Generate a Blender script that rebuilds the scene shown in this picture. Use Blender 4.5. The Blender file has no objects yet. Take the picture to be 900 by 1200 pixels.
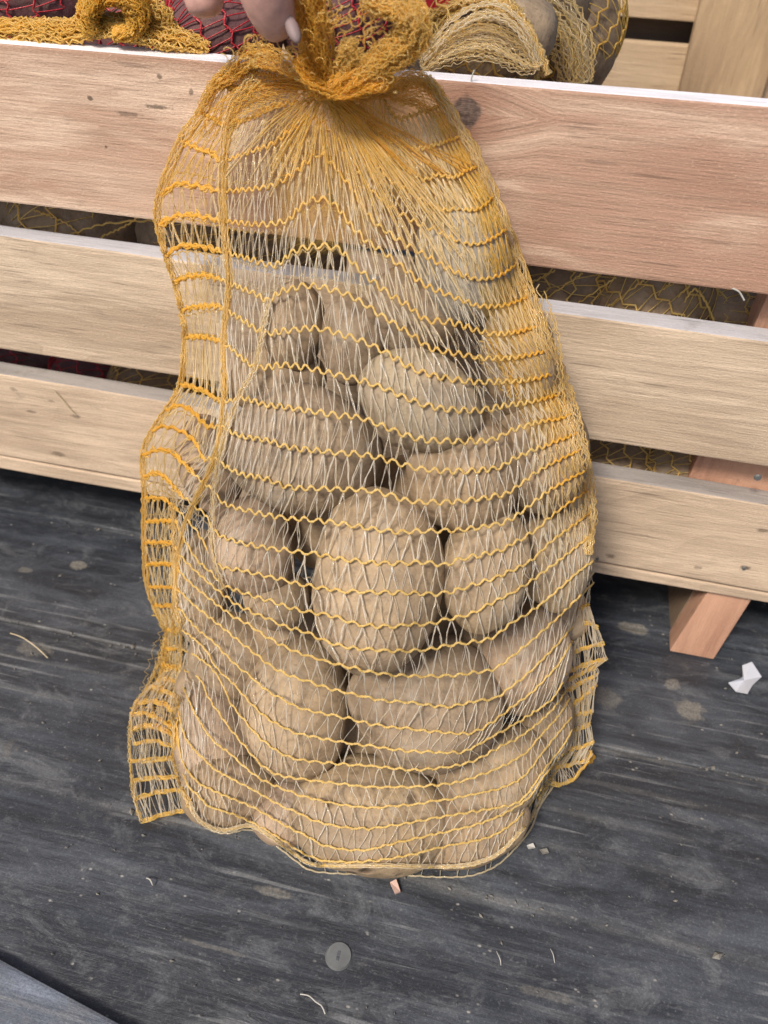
import bpy, bmesh, math, random
import numpy as np
from mathutils import Vector, Matrix, noise
random.seed(7); rng = np.random.default_rng(7)
R = math.radians
S = bpy.context.scene
COL = S.collection

# ------------------------------------------------------------ camera, world, sun, exposure
PITCH, YAW, ROLL, FPX, CH, CD = R(42), R(-11), R(2.5), 900.0, 0.516, 0.45
cp, sp, cy, sy = math.cos(PITCH), math.sin(PITCH), math.cos(YAW), math.sin(YAW)
Fw = np.array([sy*cp, cy*cp, -sp]); Rt = np.array([cy, -sy, 0.0]); Up = np.cross(Rt, Fw)
c_, s_ = math.cos(ROLL), math.sin(ROLL)
Rt, Up = c_*Rt + s_*Up, -s_*Rt + c_*Up
CAM = np.array([0.0, -CD, CH])
cam = bpy.data.cameras.new('camera'); co = bpy.data.objects.new('camera', cam); COL.objects.link(co)
cam.sensor_fit = 'VERTICAL'; cam.sensor_height = 24; cam.lens = 24*FPX/1200
cam.clip_start = 0.01; cam.clip_end = 50
cam.dof.use_dof = True; cam.dof.focus_distance = 0.46; cam.dof.aperture_fstop = 5.5
M = Matrix(((Rt[0], Up[0], -Fw[0], CAM[0]), (Rt[1], Up[1], -Fw[1], CAM[1]), (Rt[2], Up[2], -Fw[2], CAM[2]), (0, 0, 0, 1)))
co.matrix_world = M; S.camera = co

SUN_EL, SUN_AZ = R(52), R(205)       # compass-like angle: light comes from the camera's side, a little left
w = bpy.data.worlds.new('World'); S.world = w; w.use_nodes = True
nt = w.node_tree; bg = nt.nodes['Background']; sky = nt.nodes.new('ShaderNodeTexSky')
sky.sky_type = 'NISHITA'; sky.sun_disc = False; sky.sun_elevation = SUN_EL; sky.sun_rotation = SUN_AZ
sky.air_density = 1.0; sky.dust_density = 4.0
nt.links.new(sky.outputs[0], bg.inputs[0]); bg.inputs[1].default_value = 0.095
sd = Vector((math.sin(SUN_AZ)*math.cos(SUN_EL), math.cos(SUN_AZ)*math.cos(SUN_EL), math.sin(SUN_EL)))
sl = bpy.data.lights.new('sun', 'SUN'); so = bpy.data.objects.new('sun', sl); COL.objects.link(so)
sl.energy = 3.4; sl.angle = R(12); sl.color = (1.0, 0.90, 0.78)
so.rotation_euler = sd.to_track_quat('Z', 'Y').to_euler()
S.view_settings.view_transform = 'Standard'; S.view_settings.look = 'None'
S.view_settings.exposure = 0.35; S.view_settings.gamma = 1
S.render.engine = 'CYCLES'
S.cycles.max_bounces = 8; S.cycles.transparent_max_bounces = 24

# ------------------------------------------------------------ picture measurements -> places
def raydir(u, v):
    u = np.asarray(u, float); v = np.asarray(v, float)
    return Fw + Rt*((u-450)/FPX)[..., None] - Up*((v-600)/FPX)[..., None]
def t_y(u, v, y):
    return (np.asarray(y)-CAM[1])/raydir(u, v)[..., 1]
def t_z(u, v, z):
    d = raydir(u, v)[..., 2]
    return np.where(d < -1e-4, (z-CAM[2])/np.minimum(d, -1e-4), 1e3)
def pt(u, v, t): return CAM + raydir(u, v)*np.asarray(t)[..., None]
def on_y(u, v, y): return pt(u, v, t_y(u, v, y))
def on_z(u, v, z=0.0): return pt(u, v, t_z(u, v, z))

# ------------------------------------------------------------ objects
def root(name, loc, label, cat, group=None):
    o = bpy.data.objects.new(name, None); COL.objects.link(o); o.location = loc; o.empty_display_size = .02
    o['label'] = label; o['category'] = cat
    if group: o['group'] = group
    return o
def attach(o, parent):
    o.parent = parent
    p = parent; loc = Vector((0, 0, 0))
    while p is not None:
        if p.parent is None: loc = Vector(p.location)
        p = p.parent
    # only the root carries a location; the mesh is written in world coordinates
    if parent.parent is None:
        o.matrix_parent_inverse = Matrix.Translation(-loc)
def link(name, me, mat, parent=None, smooth=False):
    o = bpy.data.objects.new(name, me); COL.objects.link(o)
    if mat is not None and len(me.materials) == 0: me.materials.append(mat)
    if smooth: me.polygons.foreach_set('use_smooth', [True]*len(me.polygons))
    if parent is not None: attach(o, parent)
    return o
def tag(o, label=None, cat=None, group=None, kind=None):
    if label: o['label'] = label
    if cat: o['category'] = cat
    if group: o['group'] = group
    if kind: o['kind'] = kind
    return o
def mesh_from(verts, faces, name='m', tint=None):
    me = bpy.data.meshes.new(name)
    verts = np.asarray(verts, dtype=np.float32); faces = np.asarray(faces, dtype=np.int32)
    me.vertices.add(len(verts)); me.vertices.foreach_set('co', verts.ravel())
    n = faces.shape[1]
    me.loops.add(faces.size); me.loops.foreach_set('vertex_index', faces.ravel())
    me.polygons.add(len(faces)); me.polygons.foreach_set('loop_start', np.arange(0, faces.size, n, dtype=np.int32))
    me.update(calc_edges=True)
    if tint is not None:
        a = me.attributes.new('tint', 'FLOAT', 'POINT'); a.data.foreach_set('value', np.asarray(tint, np.float32))
    me.polygons.foreach_set('use_smooth', [True]*len(faces))
    return me
class Tubes:
    """collects polylines and turns them into one mesh of thin tubes"""
    def __init__(s): s.v = []; s.f = []; s.t = []; s.n = 0
    def add(s, P, r, tint=0.0, sides=4, flat=1.0):
        P = np.asarray(P, float)
        if P.ndim == 2: P = P[None]
        Mn, n, _ = P.shape
        r = np.broadcast_to(np.asarray(r, float), (Mn, n)) if np.ndim(r) != 1 else (np.broadcast_to(np.asarray(r)[None], (Mn, n)) if len(r) == n else np.broadcast_to(np.asarray(r)[:, None], (Mn, n)))
        tint = np.broadcast_to(np.asarray(tint, float), (Mn, n)) if np.ndim(tint) != 1 else (np.broadcast_to(np.asarray(tint)[None], (Mn, n)) if len(tint) == n else np.broadcast_to(np.asarray(tint)[:, None], (Mn, n)))
        T = np.gradient(P, axis=1); T /= np.linalg.norm(T, axis=2, keepdims=True)+1e-12
        ref = -Fw + 0.001
        A = np.cross(T, ref); A /= np.linalg.norm(A, axis=2, keepdims=True)+1e-12
        B = np.cross(T, A)
        ang = np.arange(sides)/sides*2*np.pi + np.pi/4
        V = P[:, :, None] + r[:, :, None, None]*(np.cos(ang)[None, None, :, None]*A[:, :, None] + flat*np.sin(ang)[None, None, :, None]*B[:, :, None])
        idx = np.arange(Mn*n*sides).reshape(Mn, n, sides) + s.n
        a = idx[:, :-1]; b = idx[:, 1:]
        F = np.stack([a, np.roll(a, -1, 2), np.roll(b, -1, 2), b], -1).reshape(-1, 4)
        s.v.append(V.reshape(-1, 3)); s.f.append(F); s.t.append(np.repeat(tint.reshape(-1), sides)); s.n += Mn*n*sides
    def build(s, name, mat, parent=None):
        me = mesh_from(np.concatenate(s.v), np.concatenate(s.f), name, np.concatenate(s.t))
        return link(name, me, mat, parent)

# ------------------------------------------------------------ node helpers
class N:
    def __init__(s, name):
        s.m = bpy.data.materials.new(name); s.m.use_nodes = True; s.t = s.m.node_tree; s.t.nodes.clear()
        s.out = s.t.nodes.new('ShaderNodeOutputMaterial')
    def n(s, typ, **kw):
        x = s.t.nodes.new('ShaderNode'+typ)
        for k, v in kw.items(): setattr(x, k, v)
        return x
    def l(s, a, b): s.t.links.new(a, b)
    def setin(s, x, **kw):
        for k, v in kw.items():
            k = k.replace('_', ' ')
            i = x.inputs[k]
            if hasattr(v, 'is_linked') or hasattr(v, 'links'): s.l(v, i)
            else: i.default_value = v
        return x
    def coord(s, kind='Object'): return s.n('TexCoord').outputs[kind]
    def mapping(s, vec, scale=(1, 1, 1), loc=(0, 0, 0), rot=(0, 0, 0)):
        x = s.n('Mapping'); s.l(vec, x.inputs[0]); x.inputs['Scale'].default_value = scale; x.inputs['Location'].default_value = loc; x.inputs['Rotation'].default_value = rot
        return x.outputs[0]
    def noise(s, vec, scale, detail=4, rough=.55, dist=0, dim='3D'):
        x = s.n('TexNoise'); s.l(vec, x.inputs['Vector']); x.inputs['Scale'].default_value = scale
        x.inputs['Detail'].default_value = detail; x.inputs['Roughness'].default_value = rough; x.inputs['Distortion'].default_value = dist
        return x.outputs['Fac']
    def ramp(s, fac, stops):
        x = s.n('ValToRGB'); s.l(fac, x.inputs[0]); e = x.color_ramp.elements
        while len(e) < len(stops): e.new(.5)
        for i, (p, c) in enumerate(stops):
            e[i].position = p; e[i].color = (*c, 1) if len(c) == 3 else c
        return x.outputs['Color']
    def fr(s, fac, a, b, lo=0., hi=1.):
        x = s.n('MapRange'); s.l(fac, x.inputs[0]); x.inputs[1].default_value = a; x.inputs[2].default_value = b; x.inputs[3].default_value = lo; x.inputs[4].default_value = hi
        return x.outputs[0]
    def mix(s, f, a, b, mode='MIX'):
        x = s.n('Mix', data_type='RGBA', blend_type=mode)
        for i, v in ((0, f), (6, a), (7, b)):
            if hasattr(v, 'links'): s.l(v, x.inputs[i])
            else: x.inputs[i].default_value = v if i == 0 else ((*v, 1) if len(v) == 3 else v)
        return x.outputs[2]
    def math(s, op, a, b=0.):
        x = s.n('Math', operation=op)
        for i, v in ((0, a), (1, b)):
            if hasattr(v, 'links'): s.l(v, x.inputs[i])
            else: x.inputs[i].default_value = v
        return x.outputs[0]
    def bump(s, h, strength=.3, dist=.001):
        x = s.n('Bump'); s.l(h, x.inputs['Height']); x.inputs['Strength'].default_value = strength; x.inputs['Distance'].default_value = dist
        return x.outputs[0]
    def attr(s, name): return s.n('Attribute', attribute_name=name).outputs['Fac']
    def surf(s, sh): s.l(sh, s.out.inputs[0]); return s.m
    def principled(s, **kw): return s.setin(s.n('BsdfPrincipled'), **kw)

def wood(name, light, dark, seed=0., warm=None, warm_x=None, knot=None, blotch=.5, grain=1.0, axis='x', stain=.5, rough=.72, marks=()):
    g = N(name); oc = g.coord()
    rot = {'x': (0, 0, 0), 'z': (0, R(90), 0), 'y': (0, 0, R(90))}[axis]
    v = g.mapping(oc, (1, 1, 1), (seed*1.7, seed*3.1, seed*2.3), rot) if axis != 'x' else g.mapping(oc, (1, 1, 1), (seed*1.7, seed*.31, seed*.23))
    if knot is not None:   # the grain lines part round the knot
        d = g.n('VectorMath', operation='DISTANCE'); g.l(oc, d.inputs[0]); d.inputs[1].default_value = knot
        bend = g.math('MULTIPLY', g.fr(d.outputs['Value'], 0.0, .045, 1., 0.), .014)
        sz = g.n('SeparateXYZ'); g.l(oc, sz.inputs[0])
        sg = g.math('SIGN', g.math('SUBTRACT', sz.outputs[2], knot[2]))
        cb = g.n('CombineXYZ'); g.l(g.math('MULTIPLY', bend, g.math('MULTIPLY', sg, -1.)), cb.inputs[2])
        ad = g.n('VectorMath', operation='ADD'); g.l(v, ad.inputs[0]); g.l(cb.outputs[0], ad.inputs[1]); v = ad.outputs[0]
    band = g.noise(g.mapping(v, (1.9, 12, 12)), 2.6*grain, 6, .6, 1.1)
    fine = g.noise(g.mapping(v, (1.2, 34, 34)), 7, 5, .6, .25)
    hair = g.noise(g.mapping(v, (7, 150, 150)), 5, 4, .65)
    sp = g.n('SeparateXYZ'); g.l(v, sp.inputs[0])
    wv = g.noise(g.mapping(v, (2.2, 7, 7)), 1.6, 3, .5, .4)
    rz = g.math('ADD', g.math('MULTIPLY', sp.outputs[0 if axis == 'z' and False else 2], 85.), g.math('MULTIPLY', wv, 9.))
    ring = g.math('FRACT', rz)
    ring = g.math('MULTIPLY', g.fr(ring, .35, .92), g.fr(ring, .94, .99, 1, 0))
    ringm = g.fr(g.noise(g.mapping(v, (5, 9, 9), (7, 0, 0)), 2, 3, .6), .35, .65)
    ring = g.math('MULTIPLY', ring, ringm)
    fuzz = g.noise(g.mapping(oc, (260, 420, 420)), 2.0, 4, .7)
    big = g.noise(g.mapping(v, (3, 6, 6)), 1.5, 3, .5)
    base = g.mix(g.fr(band, .40, .60), light, dark)
    if warm is not None:
        sx = g.n('SeparateXYZ'); g.l(oc, sx.inputs[0])
        f = g.fr(sx.outputs[0], warm_x[0], warm_x[1])
        f = g.math('MULTIPLY', f, g.fr(g.math('ADD', band, g.math('MULTIPLY', big, .5)), .5, .85))
        base = g.mix(f, base, warm)
    base = g.mix(g.math('MULTIPLY', ring, .55), base, tuple(c*.62 for c in dark))
    base = g.mix(g.fr(fine, .44, .66, 0, .45), base, tuple(c*.70 for c in dark))
    base = g.mix(g.fr(fuzz, .35, .65, .22, 0), base, tuple(c*.6 for c in dark))
    base = g.mix(g.fr(fuzz, .55, .75, 0, .3), base, tuple(min(1, c*1.2) for c in light))
    base = g.mix(g.fr(hair, .5, .7, 0, .4), base, tuple(c*.55 for c in dark))
    base = g.mix(g.fr(big, .45, .7, 0, blotch), base, tuple(min(1, c*1.08) for c in light))
    dash = g.noise(g.mapping(v, (9, 220, 220), (3, 1, 2)), 2.2, 2, .5)
    base = g.mix(g.fr(dash, .66, .74, 0, .55), base, tuple(c*.3 for c in dark))
    dirt = g.noise(g.mapping(oc, (20, 20, 34), (seed, 0, 0)), 1.6, 6, .7)
    base = g.mix(g.fr(dirt, .62, .8, 0, stain), base, (.16, .13, .10))
    if knot is not None:
        e = g.noise(g.mapping(oc, (60, 60, 60)), 1.5, 2)
        dd = g.math('ADD', d.outputs['Value'], g.math('MULTIPLY', g.math('SUBTRACT', e, .5), .014))
        base = g.mix(g.fr(dd, .009, .026, .6, 0), base, (.24, .11, .07))
        base = g.mix(g.fr(dd, .0062, .0085, .9, 0), base, g.mix(g.fr(g.noise(g.mapping(oc,(1,1,1)),300,3),.4,.6),(.055, .04, .036),(.14,.10,.085)))
    for (P0, rx, rz, am) in marks:
        w1 = g.n('VectorMath', operation='SUBTRACT'); g.l(oc, w1.inputs[0]); w1.inputs[1].default_value = tuple(P0)
        w2 = g.n('VectorMath', operation='MULTIPLY'); g.l(w1.outputs[0], w2.inputs[0]); w2.inputs[1].default_value = (1/rx, 0, 1/rz)
        w3 = g.n('VectorMath', operation='LENGTH'); g.l(w2.outputs[0], w3.inputs[0])
        dd_ = g.math('ADD', w3.outputs['Value'], g.math('MULTIPLY', g.math('SUBTRACT', g.noise(oc, 240, 5, .7), .5), 2.2))
        base = g.mix(g.fr(dd_, .6, 1.1, am, 0), base, (.13, .095, .07))
    h = g.math('ADD', g.math('ADD', g.math('MULTIPLY', fine, .8), hair), fuzz)
    b = g.principled(Base_Color=base, Roughness=g.fr(fine, .2, .8, rough-.1, rough+.12), Normal=g.bump(h, .6, .0008))
    b.inputs['Specular IOR Level'].default_value = .35
    return g.surf(b.outputs[0])

# ------------------------------------------------------------ materials
M_slat1 = wood('pine_top_slat', (.74, .57, .44), (.46, .29, .205), 1.3, warm=(.39, .22, .155), warm_x=(-.28, .02), blotch=.3, knot=tuple(on_y(547, 132, -.0)), marks=[(on_y(150, 134, 0), .009, .0012, .7), (on_y(184, 125, 0), .008, .0014, .8), (on_y(105, 115, 0), .002, .0016, .9), (on_y(187, 90, 0), .002, .0016, .8), (on_y(224, 108, 0), .0015, .002, .7), (on_y(124, 172, 0), .001, .001, .8), (on_y(700, 190, 0), .012, .0012, .4)])
M_slat2 = wood('pine_middle_slat', (.67, .54, .405), (.47, .36, .26), 4.7, blotch=.35)
M_slat3 = wood('pine_bottom_slat', (.68, .535, .395), (.48, .365, .265), 8.1, blotch=.4, stain=.85, marks=[(on_y(36, 482, 0), .005, .0016, .7), (on_y(16, 456, 0), .004, .002, .5), (on_y(68, 532, 0), .007, .003, .7), (on_y(88, 488, 0), .005, .002, .6), (on_y(874, 665, 0), .004, .002, .9), (on_y(716, 652, 0), .004, .0025, .7), (on_y(60, 470, 0), .003, .001, .6), (on_y(818, 665, 0), .003, .002, .5), (on_y(895, 622, 0), .005, .002, .7)])
M_edge = wood('sky_sheen_edge_pale', (.78, .77, .82), (.66, .65, .70), 3.3, stain=.25, blotch=.6)  # sky reflection painted as bluish white on the top slat's upper face
M_edge2 = wood('sky_sheen_edge_grey', (.52, .51, .54), (.42, .41, .43), 5.3, stain=.6, blotch=.6)  # weaker painted sky sheen for the middle slat's upper face
M_edge3 = wood('sky_sheen_edge_dull', (.36, .33, .31), (.27, .245, .23), 6.3, stain=.8, blotch=.6)  # dimmest of the painted sky tones, for the lowest slat's upper face
M_back = wood('pine_back', (.60, .46, .31), (.44, .31, .19), 11.5, blotch=.7)
M_back2 = wood('pine_post', (.50, .36, .22), (.36, .25, .15), 13.2, axis='z')
M_pink = wood('reddish_leg_wood', (.56, .33, .225), (.42, .225, .15), 15.8, axis='z', stain=.95, blotch=.8)
M_brown = wood('weathered_leg_wood', (.27, .19, .13), (.13, .09, .06), 17.1, axis='z')
M_dkwood = wood('crate_bottom_wood', (.30, .23, .16), (.2, .14, .10), 19.1)

SPOTS = [(92, 662, .0075, .0065, .8), (808, 832, .012, .010, .75), (788, 802, .006, .006, .6), (712, 818, .012, .010, .45), (742, 738, .014, .0045, .9), (322, 1046, .014, .0035, .6), (700, 750, .004, .003, .5), (40, 760, .016, .007, .45), (640, 1165, .02, .003, .3), (30, 668, .007, .004, .5), (250, 1110, .02, .0015, .4)]
def floor_mat(name, seed, light=1.0):
    g = N(name); oc = g.coord()
    v = g.mapping(oc, (1, 1, 1), (seed, seed*.37, 0))
    st = g.noise(g.mapping(v, (2.2, 34, 34)), 3.0, 6, .62, .3)
    st2 = g.noise(g.mapping(v, (5, 120, 120)), 3.2, 4, .6)
    cl = g.noise(v, 9, 6, .65, .3)
    cl2 = g.noise(v, 38, 5, .7)
    base = g.ramp(st, [(.30, (.015*light, .017*light, .022*light)), (.5, (.028*light, .033*light, .043*light)), (.66, (.048*light, .057*light, .073*light)), (.80, (.10*light, .115*light, .14*light))])
    base = g.mix(g.fr(cl, .40, .60, 0, .75), base, (.018*light, .021*light, .027*light))
    base = g.mix(g.math('MULTIPLY', g.fr(st2, .54, .74, 0, .45), g.fr(g.noise(v, 14, 4, .6), .42, .6)), base, (.14, .15, .165))
    br = g.noise(g.mapping(v, (2.4, 11, 11), (5, 2, 0), (0, 0, R(4))), 2.2, 8, .72, .6)
    base = g.mix(g.fr(br, .46, .64, 0, .65), base, (.095, .110, .138))
    br2 = g.noise(g.mapping(v, (7, 16, 16), (1, 8, 0), (0, 0, R(-6))), 2.6, 9, .78, .9)
    base = g.mix(g.fr(br2, .52, .66, 0, .65), base, (.145, .155, .168))
    sc = g.noise(g.mapping(v, (3, 90, 90), (4, 4, 0), (0, 0, R(9))), 2.2, 3, .5)
    base = g.mix(g.math('MULTIPLY', g.fr(sc, .60, .66, 0, .6), g.fr(g.noise(v, 9, 3), .45, .56)), base, (.22, .23, .24))
    base = g.mix(g.fr(cl2, .60, .76, 0, .35), base, (.19, .185, .17))
    mud = g.noise(g.mapping(v, (14, 22, 22), (2.2, .7, 0)), 1.5, 7, .62, .4)
    base = g.mix(g.fr(mud, .66, .74, 0, .6), base, (.17, .16, .145))
    vo = g.n('TexVoronoi', feature='F1'); g.l(g.mapping(v, (1, 1.6, 1)), vo.inputs['Vector']); vo.inputs['Scale'].default_value = 150
    sp_ = g.math('MULTIPLY', g.fr(vo.outputs['Distance'], .10, .22, 1, 0), g.fr(g.noise(v, 55, 2), .58, .66))
    base = g.mix(g.math('MULTIPLY', sp_, .8), base, (.36, .35, .33))
    sx = g.n('SeparateXYZ'); g.l(oc, sx.inputs[0]); wn = g.noise(g.mapping(oc, (6, 60, 60)), 2, 4, .7)
    for wy, ww, st_ in ((-.1045, .0035, .75), (-.234, .006, .55), (-.163, .004, .3), (-.135, .003, .25), (-.19, .003, .2)):
        dy = g.math('ABSOLUTE', g.math('SUBTRACT', sx.outputs[1], g.math('ADD', wy, g.math('MULTIPLY', g.math('SUBTRACT', wn, .5), .012))))
        base = g.mix(g.math('MULTIPLY', g.fr(dy, 0, ww, st_, 0), g.fr(cl, .38, .56)), base, (.20, .205, .205))
    for (px, py, rx, ry, am) in SPOTS:
        P0 = on_z(px, py, 0.0)
        w1 = g.n('VectorMath', operation='SUBTRACT'); g.l(oc, w1.inputs[0]); w1.inputs[1].default_value = tuple(P0)
        w2 = g.n('VectorMath', operation='MULTIPLY'); g.l(w1.outputs[0], w2.inputs[0]); w2.inputs[1].default_value = (1/rx, 1/ry, 0)
        w3 = g.n('VectorMath', operation='LENGTH'); g.l(w2.outputs[0], w3.inputs[0])
        dd = g.math('ADD', w3.outputs['Value'], g.math('MULTIPLY', g.math('SUBTRACT', g.noise(oc, 110, 5, .65), .5), 1.6))
        base = g.mix(g.math('MULTIPLY', g.fr(dd, .75, 1.05, am, 0), g.fr(g.noise(oc, 420, 3, .7), .3, .6, .45, 1)), base, (.24, .225, .195))
    gr = g.noise(oc, 700, 4, .75); gr2 = g.noise(oc, 190, 5, .75)
    base = g.mix(g.fr(gr, .40, .66, .4, 0), base, (.010, .011, .014))
    base = g.mix(g.fr(gr, .60, .72, 0, .45), base, (.22, .225, .23))
    base = g.mix(g.fr(gr2, .60, .70, 0, .5), base, (.13, .135, .14))
    h = g.math('ADD', g.math('ADD', g.math('MULTIPLY', st, .7), g.math('MULTIPLY', st2, .5)), g.math('ADD', g.math('MULTIPLY', cl2, 1.0), br2))
    b = g.principled(Base_Color=base, Roughness=g.fr(br, .35, .65, .36, .60), Normal=g.bump(h, .6, .0011))
    b.inputs['Specular IOR Level'].default_value = .5
    return g.surf(b.outputs[0])
M_floor = [floor_mat('dark_floor_board_%s' % n, s) for n, s in (('a', 0.3), ('b', 2.9), ('c', 5.1), ('d', 7.7))]
M_floorl = floor_mat('pale_floor_board', 9.4, 5.)

def potato_mat(name, base1, base2, seed, dusty=.5):
    g = N(name); oc = g.coord()
    v = g.mapping(oc, (1, 1, 1), (seed, seed*.7, seed*.3))
    n1 = g.noise(v, 22, 6, .62, .2); n2 = g.noise(v, 90, 6, .7); n3 = g.noise(v, 260, 3, .6); n4 = g.noise(v, 48, 5, .7, .5)
    c = g.mix(g.fr(n1, .38, .60), base1, base2)
    c = g.mix(g.fr(g.noise(v, 11, 5, .7, .6), .48, .66, 0, .55), c, (.27, .20, .145))
    c = g.mix(g.fr(n2, .40, .64, 0, .7), c, tuple(k*.60 for k in base2))
    c = g.mix(g.fr(n4, .56, .68, 0, .6), c, (.15, .115, .085))
    c = g.mix(g.fr(n4, .30, .46, dusty, 0), c, (.38, .33, .27))
    hs = g.n('HueSaturation'); hs.inputs['Saturation'].default_value = .90; hs.inputs['Value'].default_value = .84; g.l(c, hs.inputs['Color']); c = hs.outputs[0]
    so = g.noise(v, 30, 7, .78, .8)
    c = g.mix(g.fr(so, .60, .68, 0, .7), c, (.11, .085, .065))
    c = g.mix(g.fr(n3, .57, .67, 0, .45), c, (.13, .09, .06))
    vo = g.n('TexVoronoi', feature='F1'); g.l(v, vo.inputs['Vector']); vo.inputs['Scale'].default_value = 52; vo.inputs['Randomness'].default_value = 1
    eye = g.math('MULTIPLY', g.fr(vo.outputs['Distance'], .10, .26, 1, 0), g.fr(g.noise(v, 18, 1), .50, .56))
    c = g.mix(g.math('MULTIPLY', eye, .75), c, (.10, .065, .04))
    h = g.math('SUBTRACT', g.math('ADD', g.math('MULTIPLY', n2, .6), g.math('MULTIPLY', n1, .8)), g.math('MULTIPLY', eye, .8))
    b = g.principled(Base_Color=c, Roughness=.72, Normal=g.bump(h, 1.0, .0022))
    b.inputs['Specular IOR Level'].default_value = .3
    return g.surf(b.outputs[0])
PM = [potato_mat('potato_skin_%s' % 'abcdef'[i], a, b, 1.7*i+.3) for i, (a, b) in enumerate([
    ((.46, .325, .185), (.34, .235, .13)), ((.49, .355, .21), (.38, .27, .155)), ((.40, .285, .17), (.30, .21, .12)),
    ((.52, .375, .205), (.40, .285, .155)), ((.38, .28, .175), (.29, .205, .125)), ((.46, .325, .21), (.36, .25, .16))])]
PM_grey = potato_mat('potato_skin_grey', (.50, .47, .40), (.36, .33, .28), 12.1, .3)
PM_pale = potato_mat('potato_skin_pale', (.50, .40, .255), (.41, .325, .20), 14.5, .3)
PM_onion = potato_mat('red_onion_skin', (.24, .105, .11), (.15, .06, .07), 16.5, .12)
PM_red = potato_mat('red_potato_skin', (.30, .15, .13), (.22, .10, .09), 18.5, .2)

def net_mat(name, pale, deep, alpha0, alpha1, rough=.3, spec=.6, trans=.35):
    g = N(name); t = g.attr('tint'); oc = g.coord()
    var = g.noise(oc, 120, 3, .6)
    c = g.mix(t, pale, deep)
    c = g.mix(g.fr(var, .35, .7, 0, .3), c, tuple(k*.72 for k in deep))
    p = g.principled(Base_Color=c, Roughness=rough, Normal=g.bump(g.noise(oc, 700, 2), .9, .0008))
    p.inputs['Specular IOR Level'].default_value = spec
    tr = g.n('BsdfTranslucent'); g.l(c, tr.inputs[0])
    m1 = g.n('MixShader'); m1.inputs[0].default_value = trans; g.l(p.outputs[0], m1.inputs[1]); g.l(tr.outputs[0], m1.inputs[2])
    tp = g.n('BsdfTransparent'); m2 = g.n('MixShader')
    a = g.math('ADD', g.math('MULTIPLY', t, alpha1-alpha0), alpha0)
    g.l(a, m2.inputs[0]); g.l(tp.outputs[0], m2.inputs[1]); g.l(m1.outputs[0], m2.inputs[2])
    return g.surf(m2.outputs[0])
M_tape = net_mat('yellow_net_tape', (.97, .82, .40), (1.0, .68, .12), .92, .78, .30, .8, .6)
M_strand = net_mat('clear_net_filament', (1.0, .98, .93), (1.0, .72, .17), .56, .54, .08, 1.0, .55)
M_knot = net_mat('gathered_net_plastic', (1.0, .84, .42), (1.0, .65, .10), .66, .62, .12, 1.0, .66)
M_rednet = net_mat('red_net', (.62, .05, .07), (.62, .05, .07), 1, 1)

def plain(name, col, rough=.6, **kw):
    g = N(name); n = g.noise(g.coord(), kw.get('scale', 60), 5, .6)
    c = g.mix(g.fr(n, .35, .7), col, tuple(k*kw.get('vary', .7) for k in col))
    b = g.principled(Base_Color=c, Roughness=rough, Metallic=kw.get('metal', 0.), Normal=g.bump(n, .3, .0006))
    if 'sss' in kw:
        b.inputs['Subsurface Weight'].default_value = kw['sss']; b.inputs['Subsurface Radius'].default_value = (1, .35, .25); b.inputs['Subsurface Scale'].default_value = .004
    return g.surf(b.outputs[0])
M_skin = plain('skin', (.62, .37, .32), .45, vary=.72, scale=160, sss=.2)
M_nail = plain('finger_nail', (.22, .16, .16), .6, vary=.85)
M_metal = plain('dull_metal', (.20, .21, .21), .45, metal=.5)
M_paper = plain('white_paper', (.44, .46, .52), .6, vary=.93)
M_straw = plain('straw', (.60, .50, .33), .7)
M_chip = plain('pinkish_chip', (.60, .40, .33), .7)
M_lint = plain('pale_lint', (.46, .45, .42), .8)
M_dust = plain('pale_crumbs', (.20, .19, .17), .9, vary=.5, scale=200)
M_redplastic = plain('red_plastic', (.55, .02, .04), .35)

# ------------------------------------------------------------ bevelled board from 8 corners (front lower-left ... )
def board(name, c8, mat, parent, bev=.0012, seg=1, cuts=(10, 1, 1), wob=.0006, seed=0, edge=None):
    """c8: corner function (i,j,k in 0..1) -> point; subdivided along i, slightly uneven"""
    bm = bmesh.new(); bmesh.ops.create_cube(bm, size=1)
    if cuts[0] > 1:
        ed = [e for e in bm.edges if abs((e.verts[0].co-e.verts[1].co).x) > .5]
        bmesh.ops.subdivide_edges(bm, edges=ed, cuts=cuts[0], use_grid_fill=True)
    sharp = [e for e in bm.edges if len(e.link_faces) == 2 and e.calc_face_angle(0) > .5]
    for v in bm.verts:
        i, j, k = v.co.x+.5, v.co.y+.5, v.co.z+.5
        P = np.zeros(3)
        for a in (0, 1):
            for b in (0, 1):
                for c in (0, 1):
                    P = P + np.asarray(c8(a, b, c))*((i if a else 1-i)*(j if b else 1-j)*(k if c else 1-k))
        nz = noise.noise_vector(Vector((P[0]*9+seed, P[1]*30, P[2]*30)))*wob
        v.co = Vector(P)+nz
    bmesh.ops.bevel(bm, geom=sharp, offset=bev, segments=2, profile=.6, affect='EDGES', clamp_overlap=True)
    bmesh.ops.recalc_face_normals(bm, faces=bm.faces)
    me = bpy.data.meshes.new(name); bm.to_mesh(me); bm.free()
    o = link(name, me, mat, parent)
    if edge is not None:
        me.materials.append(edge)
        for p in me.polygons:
            if p.normal.z > .85: p.material_index = 1  # upward faces take the painted sky-sheen colour
    return o
def bx(x0, x1, y0, y1, z0, z1):
    return lambda a, b, c: ((x0, x1)[a], (y0, y1)[b], (z0, z1)[c])

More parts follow.
